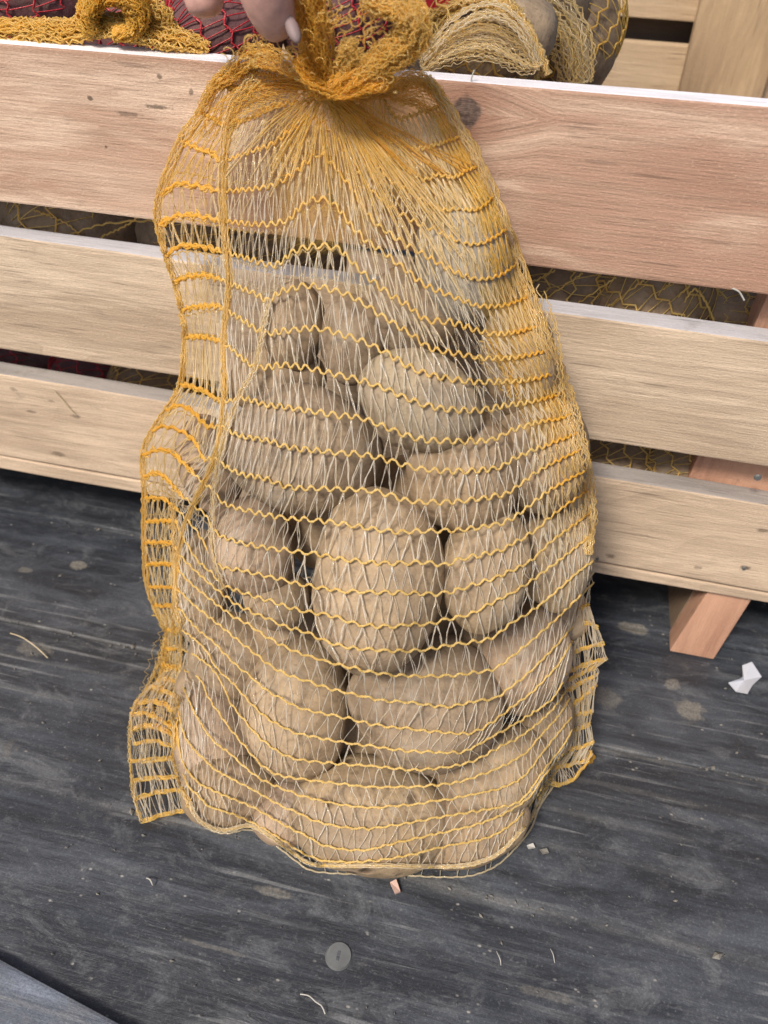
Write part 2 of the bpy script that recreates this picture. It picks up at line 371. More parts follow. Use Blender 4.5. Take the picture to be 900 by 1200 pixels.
# ------------------------------------------------------------ floor
bm = bmesh.new()
for q in ((-6, -6), (6, -6), (6, 8), (-6, 8)): bm.verts.new((q[0], q[1], -.012))
bm.faces.new(bm.verts); me = bpy.data.meshes.new('floor'); bm.to_mesh(me); bm.free()
floor = link('floor', me, M_floor[0]); tag(floor, kind='structure')
ys = [2.2, 1.5, .86, .5, .26, .0185, -.1045, -.40, -.60, -1.0]
for i in range(len(ys)-1):
    y1, y0 = ys[i], ys[i+1]
    skew = {4: (.0, .0), 5: (.0, .0)}.get(i, (0, 0))
    dz = [0, 0, 0, 0, .004, .0, -.0004, 0, 0, 0][i]
    board('floor_board', bx(-1.6, 1.6, y0+.0002, y1-.0002, -.02, dz), M_floor[i % 4], floor, .0016, cuts=(60, 1, 1), wob=.0012, seed=i*3.3)
# a paler board lies across the near left corner
a = on_z(0, 1128, .004); b = on_z(145, 1203, .004); d = b-a; d /= np.linalg.norm(d); nrm = np.array([d[1], -d[0], 0.0])
p0 = a-d*.5; p1 = b+d*.7
def c8(i, j, k):
    q = (p0 if i == 0 else p1) + (nrm*.16 if j == 0 else 0); return (q[0], q[1], (-.004, .009)[k])
board('floor_board', c8, M_floorl, floor, .002, cuts=(30, 1, 1), wob=.0015, seed=44)

# ------------------------------------------------------------ crate
crate = root('wooden_crate', (0, .27, 0), 'pale pine slatted crate holding netted produce, standing behind the big potato bag', 'crate')
U0, U1 = 0., 900.
def front_slat(v0a, v1a, v0b, v1b, mat, th=.017, name='slat', seed=0, off=0.0, edge=None):
    A = on_y(U0, v0a, off); B = on_y(U1, v1a, off); C = on_y(U0, v0b, off); D = on_y(U1, v1b, off)
    x0, x1 = -.80, .58
    def zt(x): return A[2]+(B[2]-A[2])*(x-A[0])/(B[0]-A[0])
    def zb(x): return C[2]+(D[2]-C[2])*(x-C[0])/(D[0]-C[0])
    def c8(i, j, k):
        x = (x0, x1)[i]; return (x, (off, off+th)[j], (zb(x), zt(x))[k])
    return board(name, c8, mat, crate, .0013, cuts=(40, 1, 1), wob=.0008, seed=seed, edge=edge)
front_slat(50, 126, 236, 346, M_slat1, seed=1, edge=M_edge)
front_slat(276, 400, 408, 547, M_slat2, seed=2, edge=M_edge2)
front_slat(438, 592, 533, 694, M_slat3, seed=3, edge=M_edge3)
# thin bottom board edge that shows under the lowest slat
front_slat(535, 696, 549, 707, M_slat3, th=.03, seed=4, off=.0008, name='bottom_rail')
# foot under the crate, reddish front, weathered side block
A = on_y(783, 770, -.001); B = on_y(835, 778, -.001); T0 = on_y(832, 695, .0035); T1 = on_y(882, 705, .0035)
def c8(i, j, k):
    q = ((A, B), (T0, T1))[k][i]; z = (0.001, q[2]+.01)[k]
    return (q[0], (.001, .022)[j] + (.004 if k else 0), z)
board('leg', c8, M_pink, crate, .001, cuts=(1, 1, 1), seed=5)
def c8(i, j, k):
    x0 = A[0]+.001+(.006 if k else 0); x1 = x0+.03
    return ((x0, x1)[i], (.0235, .10)[j], (0.001, .074)[k])
board('foot_block', c8, M_brown, crate, .001, cuts=(1, 1, 1), seed=6)
for x in (-.72,):
    board('leg', bx(x, x+.045, .001, .022, .001, .075), M_pink, crate, .001, cuts=(1, 1, 1), seed=7)
    board('foot_block', bx(x, x+.045, .0235, .10, .001, .074), M_brown, crate, .001, cuts=(1, 1, 1), seed=8)
# inner corner post seen between the slats on the right
P = on_y(889, 370, .02)
def c8(i, j, k):
    q0 = on_y(813, 545, .02)[0]; q1 = P[0]
    z0, z1 = .10, .415
    za, zb_ = on_y(813, 545, .02)[2], P[2]
    xb = q0+(q1-q0)*(z0-za)/(zb_-za); xt = q0+(q1-q0)*(z1-za)/(zb_-za)
    return ((xb, xt)[k]+(.0, .07)[i], (.0195, .042)[j], (z0, z1)[k])
board('corner_post', c8, M_pink, crate, .001, cuts=(1, 1, 1), seed=9)
# crate bottom boards, ends and back
for i in range(5):
    board('bottom_board', bx(-.78, .56, .045+i*.105, .135+i*.105, .060, .072), M_dkwood, crate, .001, cuts=(8, 1, 1), seed=10+i)
YB = .545
def zback(v, y): return float(on_y(740, v, y)[2])
for (va, vb) in ((-60, 20), (49, 150), (170, 300)):
    z1, z0 = zback(va, YB), zback(vb, YB)
    board('slat', bx(-.80, .58, YB, YB+.017, z0, min(z1, .455)), M_back, crate, .001, cuts=(8, 1, 1), seed=20+va)
pA = on_y(797, 104, YB-.022); pB = on_y(822, 0, YB-.022)
def c8(i, j, k):
    z = (.06, .44)[k]; x = pA[0]+(pB[0]-pA[0])*(z-pA[2])/(pB[2]-pA[2])
    return (x+(0, .085)[i], (YB-.022, YB-.001)[j], z)
board('corner_post', c8, M_back2, crate, .001, cuts=(1, 1, 1), seed=30)
for x in (-.80, .563):
    for z0, z1 in ((.10, .19), (.215, .305), (.325, .415)):
        board('slat', bx(x, x+.016, .045, YB-.025, z0, z1), M_back, crate, .001, cuts=(4, 1, 1), seed=31+x+z0)
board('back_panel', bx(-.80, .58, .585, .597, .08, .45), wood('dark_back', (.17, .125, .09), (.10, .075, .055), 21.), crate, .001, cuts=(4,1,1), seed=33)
# nails
def nail(u, v, r=.0026, y=-.0006, name='nail'):
    q = on_y(u, v, y); bm = bmesh.new()
    bmesh.ops.create_cone(bm, cap_ends=True, segments=14, radius1=r, radius2=r*.75, depth=.0014, matrix=Matrix.Translation(Vector(q)) @ Matrix.Rotation(R(90), 4, 'X'))
    me = bpy.data.meshes.new(name); bm.to_mesh(me); bm.free(); return link(name, me, M_metal, crate)
nail(388, 233); nail(888, 560); nail(384, 224, .0016)
nail(872, 666, .0018); nail(700, 655, .0014)

# ------------------------------------------------------------ potatoes of the bag
def lin(v, tab): return np.interp(v, [a for a, _ in tab], [b for _, b in tab])
YF = [(-60, -.03), (60, -.03), (100, -.032), (250, -.058), (350, -.085), (500, -.125), (680, -.165), (850, -.195), (1015, -.232)]
YM = [(-60, -.02), (60, -.02), (100, -.02), (250, -.026), (350, -.038), (500, -.060), (680, -.085), (850, -.115), (1015, -.175)]
SL = [(60, 280), (95, 250), (130, 235), (165, 212), (230, 188), (265, 186), (330, 204), (400, 216), (450, 210), (500, 180), (535, 167), (600, 170), (700, 178), (740, 196), (800, 205), (900, 208), (950, 226), (970, 262), (1000, 345), (1016, 420)]
SR = [(60, 470), (85, 500), (120, 527), (180, 556), (230, 578), (270, 592), (340, 618), (400, 640), (470, 662), (540, 682), (600, 692), (680, 696), (740, 672), (800, 664), (850, 672), (900, 650), (950, 625), (985, 600), (1003, 578), (1016, 515)]
def base_y(u, v):
    u = np.asarray(u, float); v = np.asarray(v, float)
    l, r = lin(v, SL), lin(v, SR); s = np.clip(((u-l)/(r-l)-.5)*2, -1, 1)
    return lin(v, YM) + (lin(v, YF)-lin(v, YM))*np.sqrt(np.maximum(0, 1-s*s))**1.2
def base_t(u, v):
    return np.minimum(t_y(u, v, base_y(u, v)), t_z(u, v, .004))
ELL = []
def potato(u, v, wd, ht, rot, dy, mat, label, dr=.8, seed=0, group='potatoes in the big yellow net bag', lump=1., record=True, yfix=None, name='potato', cat='potato', sub=4):
    """ellipsoid with picture size wd x ht centred on pixel (u,v), its front dy (m) nearer than the bag's face"""
    t = float(base_t(u, v)) - dy if yfix is None else float(t_y(u, v, yfix))
    a, b = wd/2/FPX*t, ht/2/FPX*t; c = min(a, b)*dr*1.08
    dirn = raydir(u, v); dn = dirn/np.linalg.norm(dirn)
    tc = t + c/np.linalg.norm(dirn)*1.0
    a, b = a*tc/t, b*tc/t
    C = pt(u, v, tc)
    cr, sr = math.cos(R(rot)), math.sin(R(rot))
    X = cr*Rt + sr*Up; Y = -sr*Rt + cr*Up
    X = X-dn*np.dot(X, dn); X /= np.linalg.norm(X); Y = np.cross(dn, X); 
    Z = -dn; Ya = np.cross(Z, X)
    Rm = np.stack([X, Ya, Z], 1)
    ext = math.sqrt((a*Rm[2, 0])**2+(b*Rm[2, 1])**2+(c*Rm[2, 2])**2)
    if C[2]-ext < .003:   # rest on the floor, seen in the same direction
        t2 = float(t_z(u, v, .003+ext)); a *= t2/tc; b *= t2/tc; c *= t2/tc; C = pt(u, v, t2); tc = t2
    exty = math.sqrt((a*Rm[1, 0])**2+(b*Rm[1, 1])**2+(c*Rm[1, 2])**2)
    if yfix is None and C[1]+exty > -.004: C = pt(u, v, float(t_y(u, v, -.004-exty)))
    bm = bmesh.new(); bmesh.ops.create_icosphere(bm, subdivisions=sub, radius=1)
    sv = Vector((seed*3.7+u*.01, v*.013, seed))
    bend = .10*math.sin(seed*2.1+u)
    for q in bm.verts:
        p = q.co.copy()
        k = 1 + lump*(.085*noise.noise(p*1.1+sv) + .035*noise.noise(p*2.6+sv) + .017*noise.noise(p*6+sv) - .05*max(0, noise.noise(p*2.3+sv*1.7)-.42))
        pw = 1.12 - .12*abs(p.y)**3   # fuller, squarish shoulders
        x, y, z = p.x*k*pw**.5, p.y*k, p.z*k*pw**.5
        x += bend*(y*y-.4)
        L = np.array([a*x, b*y, c*z]); W_ = Rm @ L + C
        q.co = Vector(W_) - Vector(C)
    me = bpy.data.meshes.new(name); bm.to_mesh(me); bm.free()
    o = link(name, me, mat, None, True); o.location = C
    tag(o, label, cat, group)
    if record: ELL.append((C, Rm, np.array([a, b, c])*1.05))
    return o
# ---- front layer (u, v, width, height, rotation, nearer, material, label)
PL = [
 (354, 531, 144, 190, 84, .006, 4, 'large oval brown potato lying sideways left of centre, above the tallest upright one'),
 (492, 470, 110, 148, 68, .004, 'pale', 'smooth pale yellowish potato in the upper middle of the bag'),
 (543, 552, 132, 148, 20, -.006, 0, 'potato below the pale yellowish one, half hidden behind the big upright one'),
 (443, 681, 148, 226, -6, .014, 1, 'biggest upright egg-shaped potato in the centre of the bag'),
 (569, 668, 100, 150, -10, .000, 3, 'upright tan potato touching the right side of the biggest central one'),
 (297, 640, 96, 124, 8, .000, 5, 'roundish pinkish-brown potato left of the dark gap beside the central one'),
 (326, 702, 74, 74, 0, -.012, 2, 'small potato tucked under the roundish pinkish-brown one at left'),
 (348, 830, 122, 170, 0, .010, 1, 'upright pale brown potato in the lower left middle, left of the black gap'),
 (503, 822, 150, 186, 86, .002, 4, 'wide brown potato lying sideways under the biggest central one'),
 (436, 957, 128, 200, 84, .010, 3, 'long flat potato at the very bottom middle of the bag'),
 (576, 902, 100, 140, 112, .004, 1, 'tilted potato at the bottom right, above the right bottom corner'),
 (254, 868, 92, 150, 12, .002, 5, 'dim potato at the lower left edge beside the left net ruffle'),
 (266, 926, 104, 92, 0, .004, 0, 'small potato forming the rounded lower left corner of the bag'),
 (276, 768, 100, 104, 30, .002, 2, 'potato behind the slanting bands at left, above the lower left edge'),
 (236, 690, 58, 140, 0, -.010, 0, 'narrow potato along the left edge beneath the folded orange net'),
 (616, 772, 98, 130, -20, .000, 5, 'pinkish potato low on the right, left of the right net ruffle'),
 (652, 652, 84, 128, -8, .000, 3, 'potato pressed against the right edge at mid height of the bag'),
 (634, 530, 104, 150, 6, .000, 2, 'dull potato on the upper right flank below the orange folded net'),
 (542, 968, 150, 92, 14, .010, 0, 'flat potato at the bottom edge just right of the long bottom one'),
 (640, 852, 60, 96, -20, -.002, 2, 'small potato at the lower right edge by the orange crumpled net'),
 (348, 948, 100, 78, 20, .000, 5, 'low potato at the bottom left of centre, resting on the dark floor'),
 (246, 545, 72, 120, 14, -.004, 5, 'greyish potato bulging at the left edge where the net folds into loops'),
 (326, 446, 106, 84, 10, -.018, 0, 'dull potato showing above the large sideways one at left'),
 (412, 398, 70, 106, 0, -.018, 4, 'dark brown potato under the gathered net left of the pale one'),
 (345, 382, 72, 104, 0, -.012, 2, 'upper left potato behind dense thread, right of the empty net fold'),
 (486, 366, 108, 112, 20, -.022, 4, 'shaded brown potato directly above the pale yellowish one'),
 (543, 302, 108, 158, 8, .002, 'grey', 'dusty grey potato at the top right, the highest in the bag'),
 (605, 420, 84, 140, 6, -.004, 0, 'potato on the upper right flank wrapped in orange folded net'),
]
for i, (u, v, a_, b_, r_, dy, m, lab) in enumerate(PL):
    mat = {'pale': PM_pale, 'grey': PM_grey}.get(m) or PM[m]
    potato(u, v, a_, b_, r_, dy, mat, lab, seed=i+1.)
# ---- second layer, glimpsed through the gaps
BL = [(470, 600, 120, 130, .062, 'potato deep in the bag behind the biggest central one'),
      (385, 615, 100, 110, .075, 'potato deep in the dark gap left of the biggest central one'),
      (560, 735, 120, 110, .07, 'potato deep in the bag below the upright tan one'),
      (410, 840, 120, 120, .075, 'potato deep in the black gap between the two lower middle ones'),
      (500, 900, 110, 90, .04, 'potato deep in the gap above the bottom edge right of centre'),
      (590, 600, 90, 120, .06, 'potato deep in the bag between the two right-hand columns'),
      (340, 740, 110, 100, .05, 'potato deep in the bag behind the lower left upright one'),
      (640, 720, 80, 100, .04, 'potato deep in the bag behind the right edge'),
      (260, 800, 90, 110, .05, 'potato deep in the bag behind the lower left edge')]
for i, (u, v, a_, b_, d_, lab) in enumerate(BL):
    potato(u, v, a_, b_, 15*i, -d_, PM[i % 6], lab, seed=50+i, record=False)

# ------------------------------------------------------------ the taut skin of the bag: depth field pressed on by the potatoes
U_ = np.arange(140, 731, 5.0); V_ = np.arange(40, 1031, 5.0)
UU, VV = np.meshgrid(U_, V_)
DD = raydir(UU, VV)
tp = np.full(UU.shape, 9.0)
for C, Rm, rad in ELL:
    o = (Rm.T @ (CAM-C))/rad; d = (DD @ Rm)/rad
    A_ = (d*d).sum(-1); B_ = (d*o).sum(-1); C_ = (o*o).sum()-1
    disc = B_*B_-A_*C_
    th = np.where(disc > 0, (-B_-np.sqrt(np.maximum(disc, 0)))/A_, 9.0)
    tp = np.minimum(tp, th)
tb = base_t(UU, VV)
lo, ro = lin(VV, SL), lin(VV, SR)
inside = (UU > lo+3) & (UU < ro-3) & (VV > 100) & (VV < 1008)
TT = tb.copy()
floor_t = t_z(UU, VV, .0015)
ymax_t = t_y(UU, VV, -.010)
for it in range(260):
    av = .25*(np.roll(TT, 1, 0)+np.roll(TT, -1, 0)+np.roll(TT, 1, 1)+np.roll(TT, -1, 1))
    new = np.where(inside, np.minimum(np.minimum(av, tp-.0018), ymax_t), np.minimum(tb, tp-.0018))
    TT = np.minimum(new, floor_t)
# let the net sag a little into the gaps, no harder than a taut mesh would
def sk(u, v):
    u = np.clip(np.asarray(u, float), U_[0], U_[-1]-.01); v = np.clip(np.asarray(v, float), V_[0], V_[-1]-.01)
    i = (u-U_[0])/5; j = (v-V_[0])/5; i0 = i.astype(int); j0 = j.astype(int); fi = i-i0; fj = j-j0
    return (TT[j0, i0]*(1-fi)*(1-fj)+TT[j0, i0+1]*fi*(1-fj)+TT[j0+1, i0]*(1-fi)*fj+TT[j0+1, i0+1]*fi*fj)
def skin(u, v, off=0.0): return pt(u, v, sk(u, v)-off)
def backskin(u, v):
    u = np.asarray(u, float); v = np.asarray(v, float)
    y = np.minimum(lin(v, YM)*.35, -.006)
    y = y+(lin(v, YM)-y)*np.clip(np.abs(((u-lin(v, SL))/(lin(v, SR)-lin(v, SL))-.5)*2), 0, 1)**3
    return pt(u, v, np.minimum(t_y(u, v, y), t_z(u, v, .002)))

ROWS = [
 [(268,84),(300,78),(345,90),(378,100),(420,100),(444,110),(464,137),(483,135),(503,128),(520,124)],
 [(258,92),(300,86),(345,96),(378,106),(410,118),(440,150),(464,168),(484,174),(503,172),(526,165),(538,160)],
 [(252,100),(280,104),(320,100),(350,102),(378,112),(405,130),(440,165),(478,199),(497,210),(512,205),(531,208),(545,201),(558,196)],
 [(236,132),(250,140),(268,146),(300,136),(324,124),(350,120),(378,122),(405,150),(435,185),(460,213),(478,222),(492,233),(513,245),(535,245),(560,245),(579,230)],
 [(212,165),(226,172),(246,180),(262,188),(292,178),(320,168),(345,150),(375,142),(400,170),(433,220),(475,254),(510,270),(545,285),(570,283),(594,268)],
 [(187,231),(206,216),(230,218),(260,224),(292,222),(320,217),(345,203),(375,181),(405,212),(437,258),(470,283),(500,300),(530,317),(560,327),(585,323),(605,310)],
 [(185,264),(205,254),(225,252),(250,257),(300,263),(335,259),(350,245),(365,235),(390,238),(420,274),(455,300),(480,320),(500,335),(530,347),(560,358),(590,358),(618,348)],
 [(194,299),(215,288),(250,292),(290,303),(322,311),(342,296),(365,289),(395,291),(420,315),(450,340),(480,360),(500,375),(530,378),(570,390),(600,390),(630,382)],
 [(204,330),(225,324),(250,325),(300,345),(313,352),(330,342),(360,335),(395,341),(420,352),(450,372),(480,390),(505,408),(540,415),(575,420),(610,418),(643,410)],
 [(212,363),(235,359),(260,361),(300,385),(310,391),(330,388),(370,385),(400,392),(420,398),(450,412),(480,430),(510,440),(550,447),(590,447),(620,445),(655,436)],
 [(216,395),(235,395),(260,401),(290,425),(302,431),(340,428),(390,438),(420,445),(450,455),(490,472),(520,479),(559,481),(594,475),(626,470),(662,460)],
 [(211,450),(235,456),(260,470),(284,467),(315,475),(340,478),(390,486),(420,489),(450,500),(490,514),(540,517),(577,515),(596,506),(626,496),(657,490),(671,484)],
 [(194,482),(210,475),(226,483),(243,499),(262,501),(276,509),(295,513),(320,518),(340,524),(400,531),(420,532),(450,538),(490,549),(540,552),(582,548),(603,537),(629,526),(676,508)],
 [(178,506),(190,500),(212,505),(229,518),(238,537),(252,538),(267,548),(284,556),(302,559),(320,564),(340,571),(390,573),(420,574),(450,578),(480,587),(530,588),(587,580),(605,571),(622,558),(643,545),(680,527)],
 [(167,534),(187,527),(203,532),(217,545),(232,560),(250,575),(260,588),(276,595),(305,602),(334,607),(360,609),(397,613),(420,617),(463,623),(500,622),(540,621),(587,613),(610,601),(633,582),(657,567),(685,552)],
 [(169,559),(181,554),(196,561),(206,574),(222,588),(240,603),(254,625),(276,634),(305,641),(345,646),(375,650),(411,657),(458,660),(497,659),(520,662),(540,655),(575,648),(601,637),(629,620),(652,600),(690,574)],
 [(170,584),(190,584),(204,594),(222,612),(238,634),(249,655),(261,665),(281,668),(316,676),(360,686),(397,692),(440,694),(485,695),(520,695),(568,681),(596,670),(622,657),(647,634),(693,600)],
 [(169,611),(203,611),(212,625),(230,655),(249,672),(261,685),(292,697),(316,704),(350,715),(390,722),(417,731),(453,734),(480,732),(503,731),(523,726),(552,719),(575,707),(605,692),(633,673),(661,652),(695,625)],
 [(168,636),(202,637),(210,650),(231,671),(256,692),(275,707),(292,716),(317,726),(337,735),(360,742),(380,751),(407,758),(450,762),(493,762),(517,758),(556,752),(576,747),(600,730),(616,721),(645,699),(671,676),(696,656)],
 [(171,661),(203,662),(215,675),(231,690),(270,720),(290,731),(315,748),(340,761),(363,769),(390,777),(433,787),(467,791),(523,792),(568,786),(586,780),(604,766),(624,750),(644,732),(660,718),(680,698),(696,683)],
 [(174,688),(205,690),(226,708),(245,723),(270,743),(295,763),(320,782),(340,792),(360,798),(387,807),(425,816),(450,821),(480,823),(523,828),(560,821),(580,818),(600,804),(620,788),(636,772),(654,754),(690,712)],
 [(178,710),(208,712),(222,728),(236,741),(251,753),(270,773),(290,790),(310,807),(328,818),(350,829),(373,835),(400,840),(425,846),(450,851),(480,854),(516,858),(544,860),(560,856),(580,844),(600,828),(620,814),(640,794),(656,776),(680,735)],
 [(195,738),(214,740),(240,760),(253,782),(270,798),(290,820),(303,833),(322,847),(345,858),(370,864),(411,871),(440,875),(480,880),(526,882),(548,879),(580,861),(600,850),(620,838),(648,818),(664,790)],
 [(192,760),(215,762),(236,773),(255,792),(270,823),(287,845),(303,863),(322,878),(342,888),(363,892),(411,896),(440,898),(480,902),(512,900),(540,896),(560,889),(588,874),(608,864),(632,846),(652,826),(666,805)],
 [(189,780),(212,784),(235,797),(243,815),(263,845),(283,870),(303,893),(323,907),(347,912),(386,917),(436,922),(480,922),(507,920),(533,917),(558,910),(592,896),(616,882),(630,866),(655,838),(668,818)],
 [(184,797),(210,801),(222,823),(235,848),(253,871),(272,885),(290,902),(310,915),(330,924),(363,935),(408,944),(436,946),(480,943),(528,936),(560,930),(588,923),(608,914),(624,898),(640,876),(670,840)],
 [(170,808),(183,807),(205,817),(211,843),(218,866),(240,891),(257,905),(280,917),(303,929),(327,943),(350,953),(376,964),(422,971),(454,968),(480,964),(530,955),(580,947),(605,941),(620,928),(636,904),(660,874),(672,852)],
 [(157,825),(182,822),(205,833),(208,860),(214,893),(230,915),(247,925),(270,935),(290,943),(313,955),(333,967),(358,979),(376,989),(400,995),(429,996),(450,991),(480,984),(530,973),(555,967),(583,957),(605,945),(622,932),(640,906),(662,882)],
 [(152,837),(173,837),(203,853),(207,885),(220,920),(232,932),(245,945),(267,952),(287,960),(307,970),(330,984),(350,997),(368,1005),(386,1009),(415,1010),(465,1005),(516,993),(551,986),(580,978),(601,964),(620,944),(640,918),(656,900)],
 [(153,855),(177,850),(202,862),(206,900),(220,940),(232,960),(250,971),(267,973),(293,968),(317,981),(345,1001),(362,1012),(386,1015),(429,1015),(475,1015),(516,1016),(551,1014),(580,1003),(601,985),(622,960),(632,935),(648,912)],
]
NFLAP = {12: 3, 13: 3, 14: 3, 15: 3, 16: 3, 17: 2, 18: 2, 19: 2, 20: 2, 21: 2, 22: 2, 23: 2, 24: 2, 25: 2, 26: 3, 27: 3, 28: 3, 29: 3}
NC, NFC = 44, 6          # columns of the net, of which the first few form the folded left flap
def catmull(pts, n):
    P = np.array(pts, float); m = len(P)
    out = []
    for i in range(m-1):
        a = P[max(i-1, 0)]; b = P[i]; c = P[i+1]; d = P[min(i+2, m-1)]
        for k in range(n):
            t = k/n
            out.append(.5*((2*b)+(-a+c)*t+(2*a-5*b+4*c-d)*t*t+(-a+3*b-3*c+d)*t**3))
    out.append(P[-1]); return np.array(out)
def arc(P): return np.concatenate([[0], np.cumsum(np.linalg.norm(np.diff(P, axis=0), axis=1))])
class Row:
    def __init__(s, i, pts):
        s.i = i; C = catmull(pts, 6); L = arc(C); s.C = C; s.L = L/L[-1]; s.len = L[-1]
        xf = np.interp(i, [0, 4, 5, 11, 12, 13, 14, 15, 16, 29], [0, 0, 256, 256, 248, 238, 224, 212, 206, 208])
        s.cu = np.maximum.accumulate(C[:, 0])+np.arange(len(C))*1e-4
        s.f = float(np.interp(xf, s.cu, s.L)) if i > 4 else .115
        s.xf = float(np.interp(s.f, s.L, s.cu)); s.w = float(np.interp(i, [7, 11], [0, 1])); s.sn = .40
    def at(s, q):   # q: column coordinate 0..1
        q = np.asarray(q, float); fl = NFC/NC
        b = np.clip((q-fl)/(1-fl), 0, 1); b = b - .40/(2*np.pi)*np.sin(2*np.pi*b)
        x = np.where(q < fl, q/fl*s.f, s.f+(1-s.f)*b)
        if s.w > 0:     # further down the columns hang straight: space them across the bag, not along the band
            xs = np.interp(s.xf+(s.cu[-1]-s.xf)*b, s.cu, s.L); x = np.where(q < fl, x, x*(1-s.w)+xs*s.w)
        return np.interp(x, s.L, s.C[:, 0]), np.interp(x, s.L, s.C[:, 1])
RW = [Row(i, p) for i, p in enumerate(ROWS)]
NR = len(RW)
jit = rng.normal(0, .10, (NR, NC+1)); jit = np.clip(jit, -.25, .25)
def amp(i, q):
    a = np.interp(i, [0, 4, 7, 11, 15, 19, 24, 29], [2.2, 2.7, 3.3, 3.0, 2.2, 1.35, .9, .5])
    return a*np.clip(.35+.9*np.sin(np.pi*np.clip((q-.06)/.94, 0, 1)), .3, 1.1)
def tint_at(u, v, i, q):
    """how much of the orange dyed, doubled net there is: towards neck, folded left flap and right fold"""
    u = np.asarray(u, float); v = np.asarray(v, float)
    k = np.clip(1-np.hypot((u-380)/1.0, (v-100)*1.0)/185, 0, 1)
    l = np.clip((.155-q)/.05, 0, 1)
    r = np.clip((q-.86)/.07, 0, 1)*np.clip((655-v)/90, 0, 1)
    ul = np.clip((330-u)/50, 0, 1)*np.clip((330-v)/60, 0, 1)*.45
    ur = np.clip((u-440)/60, 0, 1)*np.clip((480-v)/120, 0, 1)*.3
    return np.clip(np.maximum.reduce([k, l, r, ul, ur])+.12, 0, 1)

bag = root('potato_bag', (.02, -.14, 0), 'big yellow net bag full of brown potatoes, leaning on the crate, held by a hand', 'net bag')
# the yellow cross bands, each a part
def lay(i, q, dv=0., off=0.0):
    u, v = RW[i].at(q); return u, v+dv
for i in range(NR):
    nq = NC*6+1; q = np.linspace(0, 1, nq)
    ph = q*NC
    colv = np.interp(ph, np.arange(NC+1), jit[i])
    z = np.cos(2*np.pi*ph)
    z = np.sign(z)*np.abs(z)**.8
    u, v = RW[i].at(np.clip(q+colv*.5/NC, 0, 1))
    dv = -amp(i, q)*z*(1+.35*colv) + np.array([noise.noise(Vector((k*.35, i*7.7, 0))) for k in range(nq)])*1.2
    du = np.array([noise.noise(Vector((k*.5, i*7.7, 9))) for k in range(nq)])*.8
    tn = tint_at(u, v, i, q)
    P = skin(u+du, v+dv, .0006)
    rad = .00058 + .00030*np.clip((.14-q)/.05, 0, 1) + .0001*np.sin(ph*9+i)
    if i >= 21: rad = rad*.92
    if i == NR-1: rad = rad*1.5
    T = Tubes()
    P2 = P + Up*.0004*np.sin(ph*11.)[:, None] - Fw*.0004*np.cos(ph*11.)[:, None]
    P3 = P - Up*.0004*np.sin(ph*11.)[:, None] + Fw*.0004*np.cos(ph*11.)[:, None]
    if i == 0: pass
    T.add(P2, rad, tn, 5); T.add(P3, rad*.8, np.clip(tn+.1, 0, 1), 4)
    fl = q < .145                      # the folded flap doubles the band
    for s in range(3):
        Pf = P[fl]+Up*(s-1)*.0011*(.6+.5*rng.random())+rng.normal(0, .00035, (fl.sum(), 3))
        Pf = Pf + Up*(np.array([noise.noise(Vector((k*.6, i*3.1, s*5))) for k in range(int(fl.sum()))])*.0022)[:, None]; T.add(Pf, .0006, rng.uniform(.6, 1), 4)
    T.build('cross_band', M_tape, bag)

# clear lengthwise filaments between the bands
ST = Tubes()
def strands(i, j, nf=1, thick=.00036, cols=range(NC), offs=0.0, surf=skin, tint_add=0., spread=.0006):
    qa, qb, ks = [], [], []
    for k in cols:
        for e in (0, 1):
            for f in range(nf):
                qa.append((k+.5+jit[i, k]*.5+rng.normal(0, .05))/NC); qb.append((k+e+jit[j, min(k+e, NC)]*.5+rng.normal(0, .06)+(-.09 if e else .09))/NC); ks.append(k)
    qa = np.clip(np.array(qa), 0, 1); qb = np.clip(np.array(qb), 0, 1)
    ua, va = RW[i].at(qa); ub, vb = RW[j].at(qb)
    va = va+amp(i, qa)*.9; vb = vb-amp(j, qb)*.9
    n = 7; s = np.linspace(0, 1, n)[None]
    u = ua[:, None]*(1-s)+ub[:, None]*s; v = va[:, None]*(1-s)+vb[:, None]*s
    wob = np.sin(np.pi*s)*rng.normal(0, 1.1, (len(qa), 1)) + np.sin(2*np.pi*s)*rng.normal(0, .6, (len(qa), 1)) + rng.normal(0, .22, u.shape)
    u = u+wob
    P = surf(u, v) - Fw*(offs)
    P = P - Fw*(np.sin(np.pi*s)*rng.uniform(0, spread, (len(qa), 1)))[..., None]
    tn = tint_at(u, v, i, (qa[:, None]*(1-s)+qb[:, None]*s))
    tn = np.clip((tn-.12)*(.55 if i > 4 else .9)+tint_add+rng.normal(0, .08, (len(qa), 1)), 0, 1)
    ST.add(P, thick*np.clip(rng.lognormal(-.08, .38, (len(qa), 1)), .5, 2.2)*np.ones((1, n))*(1+.3*np.sin(s*17+rng.random((len(qa), 1))*6)), tn, 3, .55)
for i in range(NR-1):
    strands(i, i+1, 2 if i < 5 else 1, .00030 if i < 11 else .00033)
    strands(i, i+1, 2, .00028, range(0, 8))             # doubled in the left fold
    if i < 17: strands(i, i+1, 2, .00030, range(37, NC), tint_add=.25)
    if i < 5: strands(i, i+1, 1, .0003, range(15, 41), tint_add=.4)
    if 5 <= i < 8: strands(i, i+1, 1, .00028, range(17, 32), tint_add=.25)
    if i < 3: strands(i, i+1, 1, .0003, range(26, NC), tint_add=.2)
    if 4 <= i < 20: strands(i, i+1, 1, .00018, range(NC))
ST.build('clear_filaments', M_strand, bag)['kind'] = 'stuff'

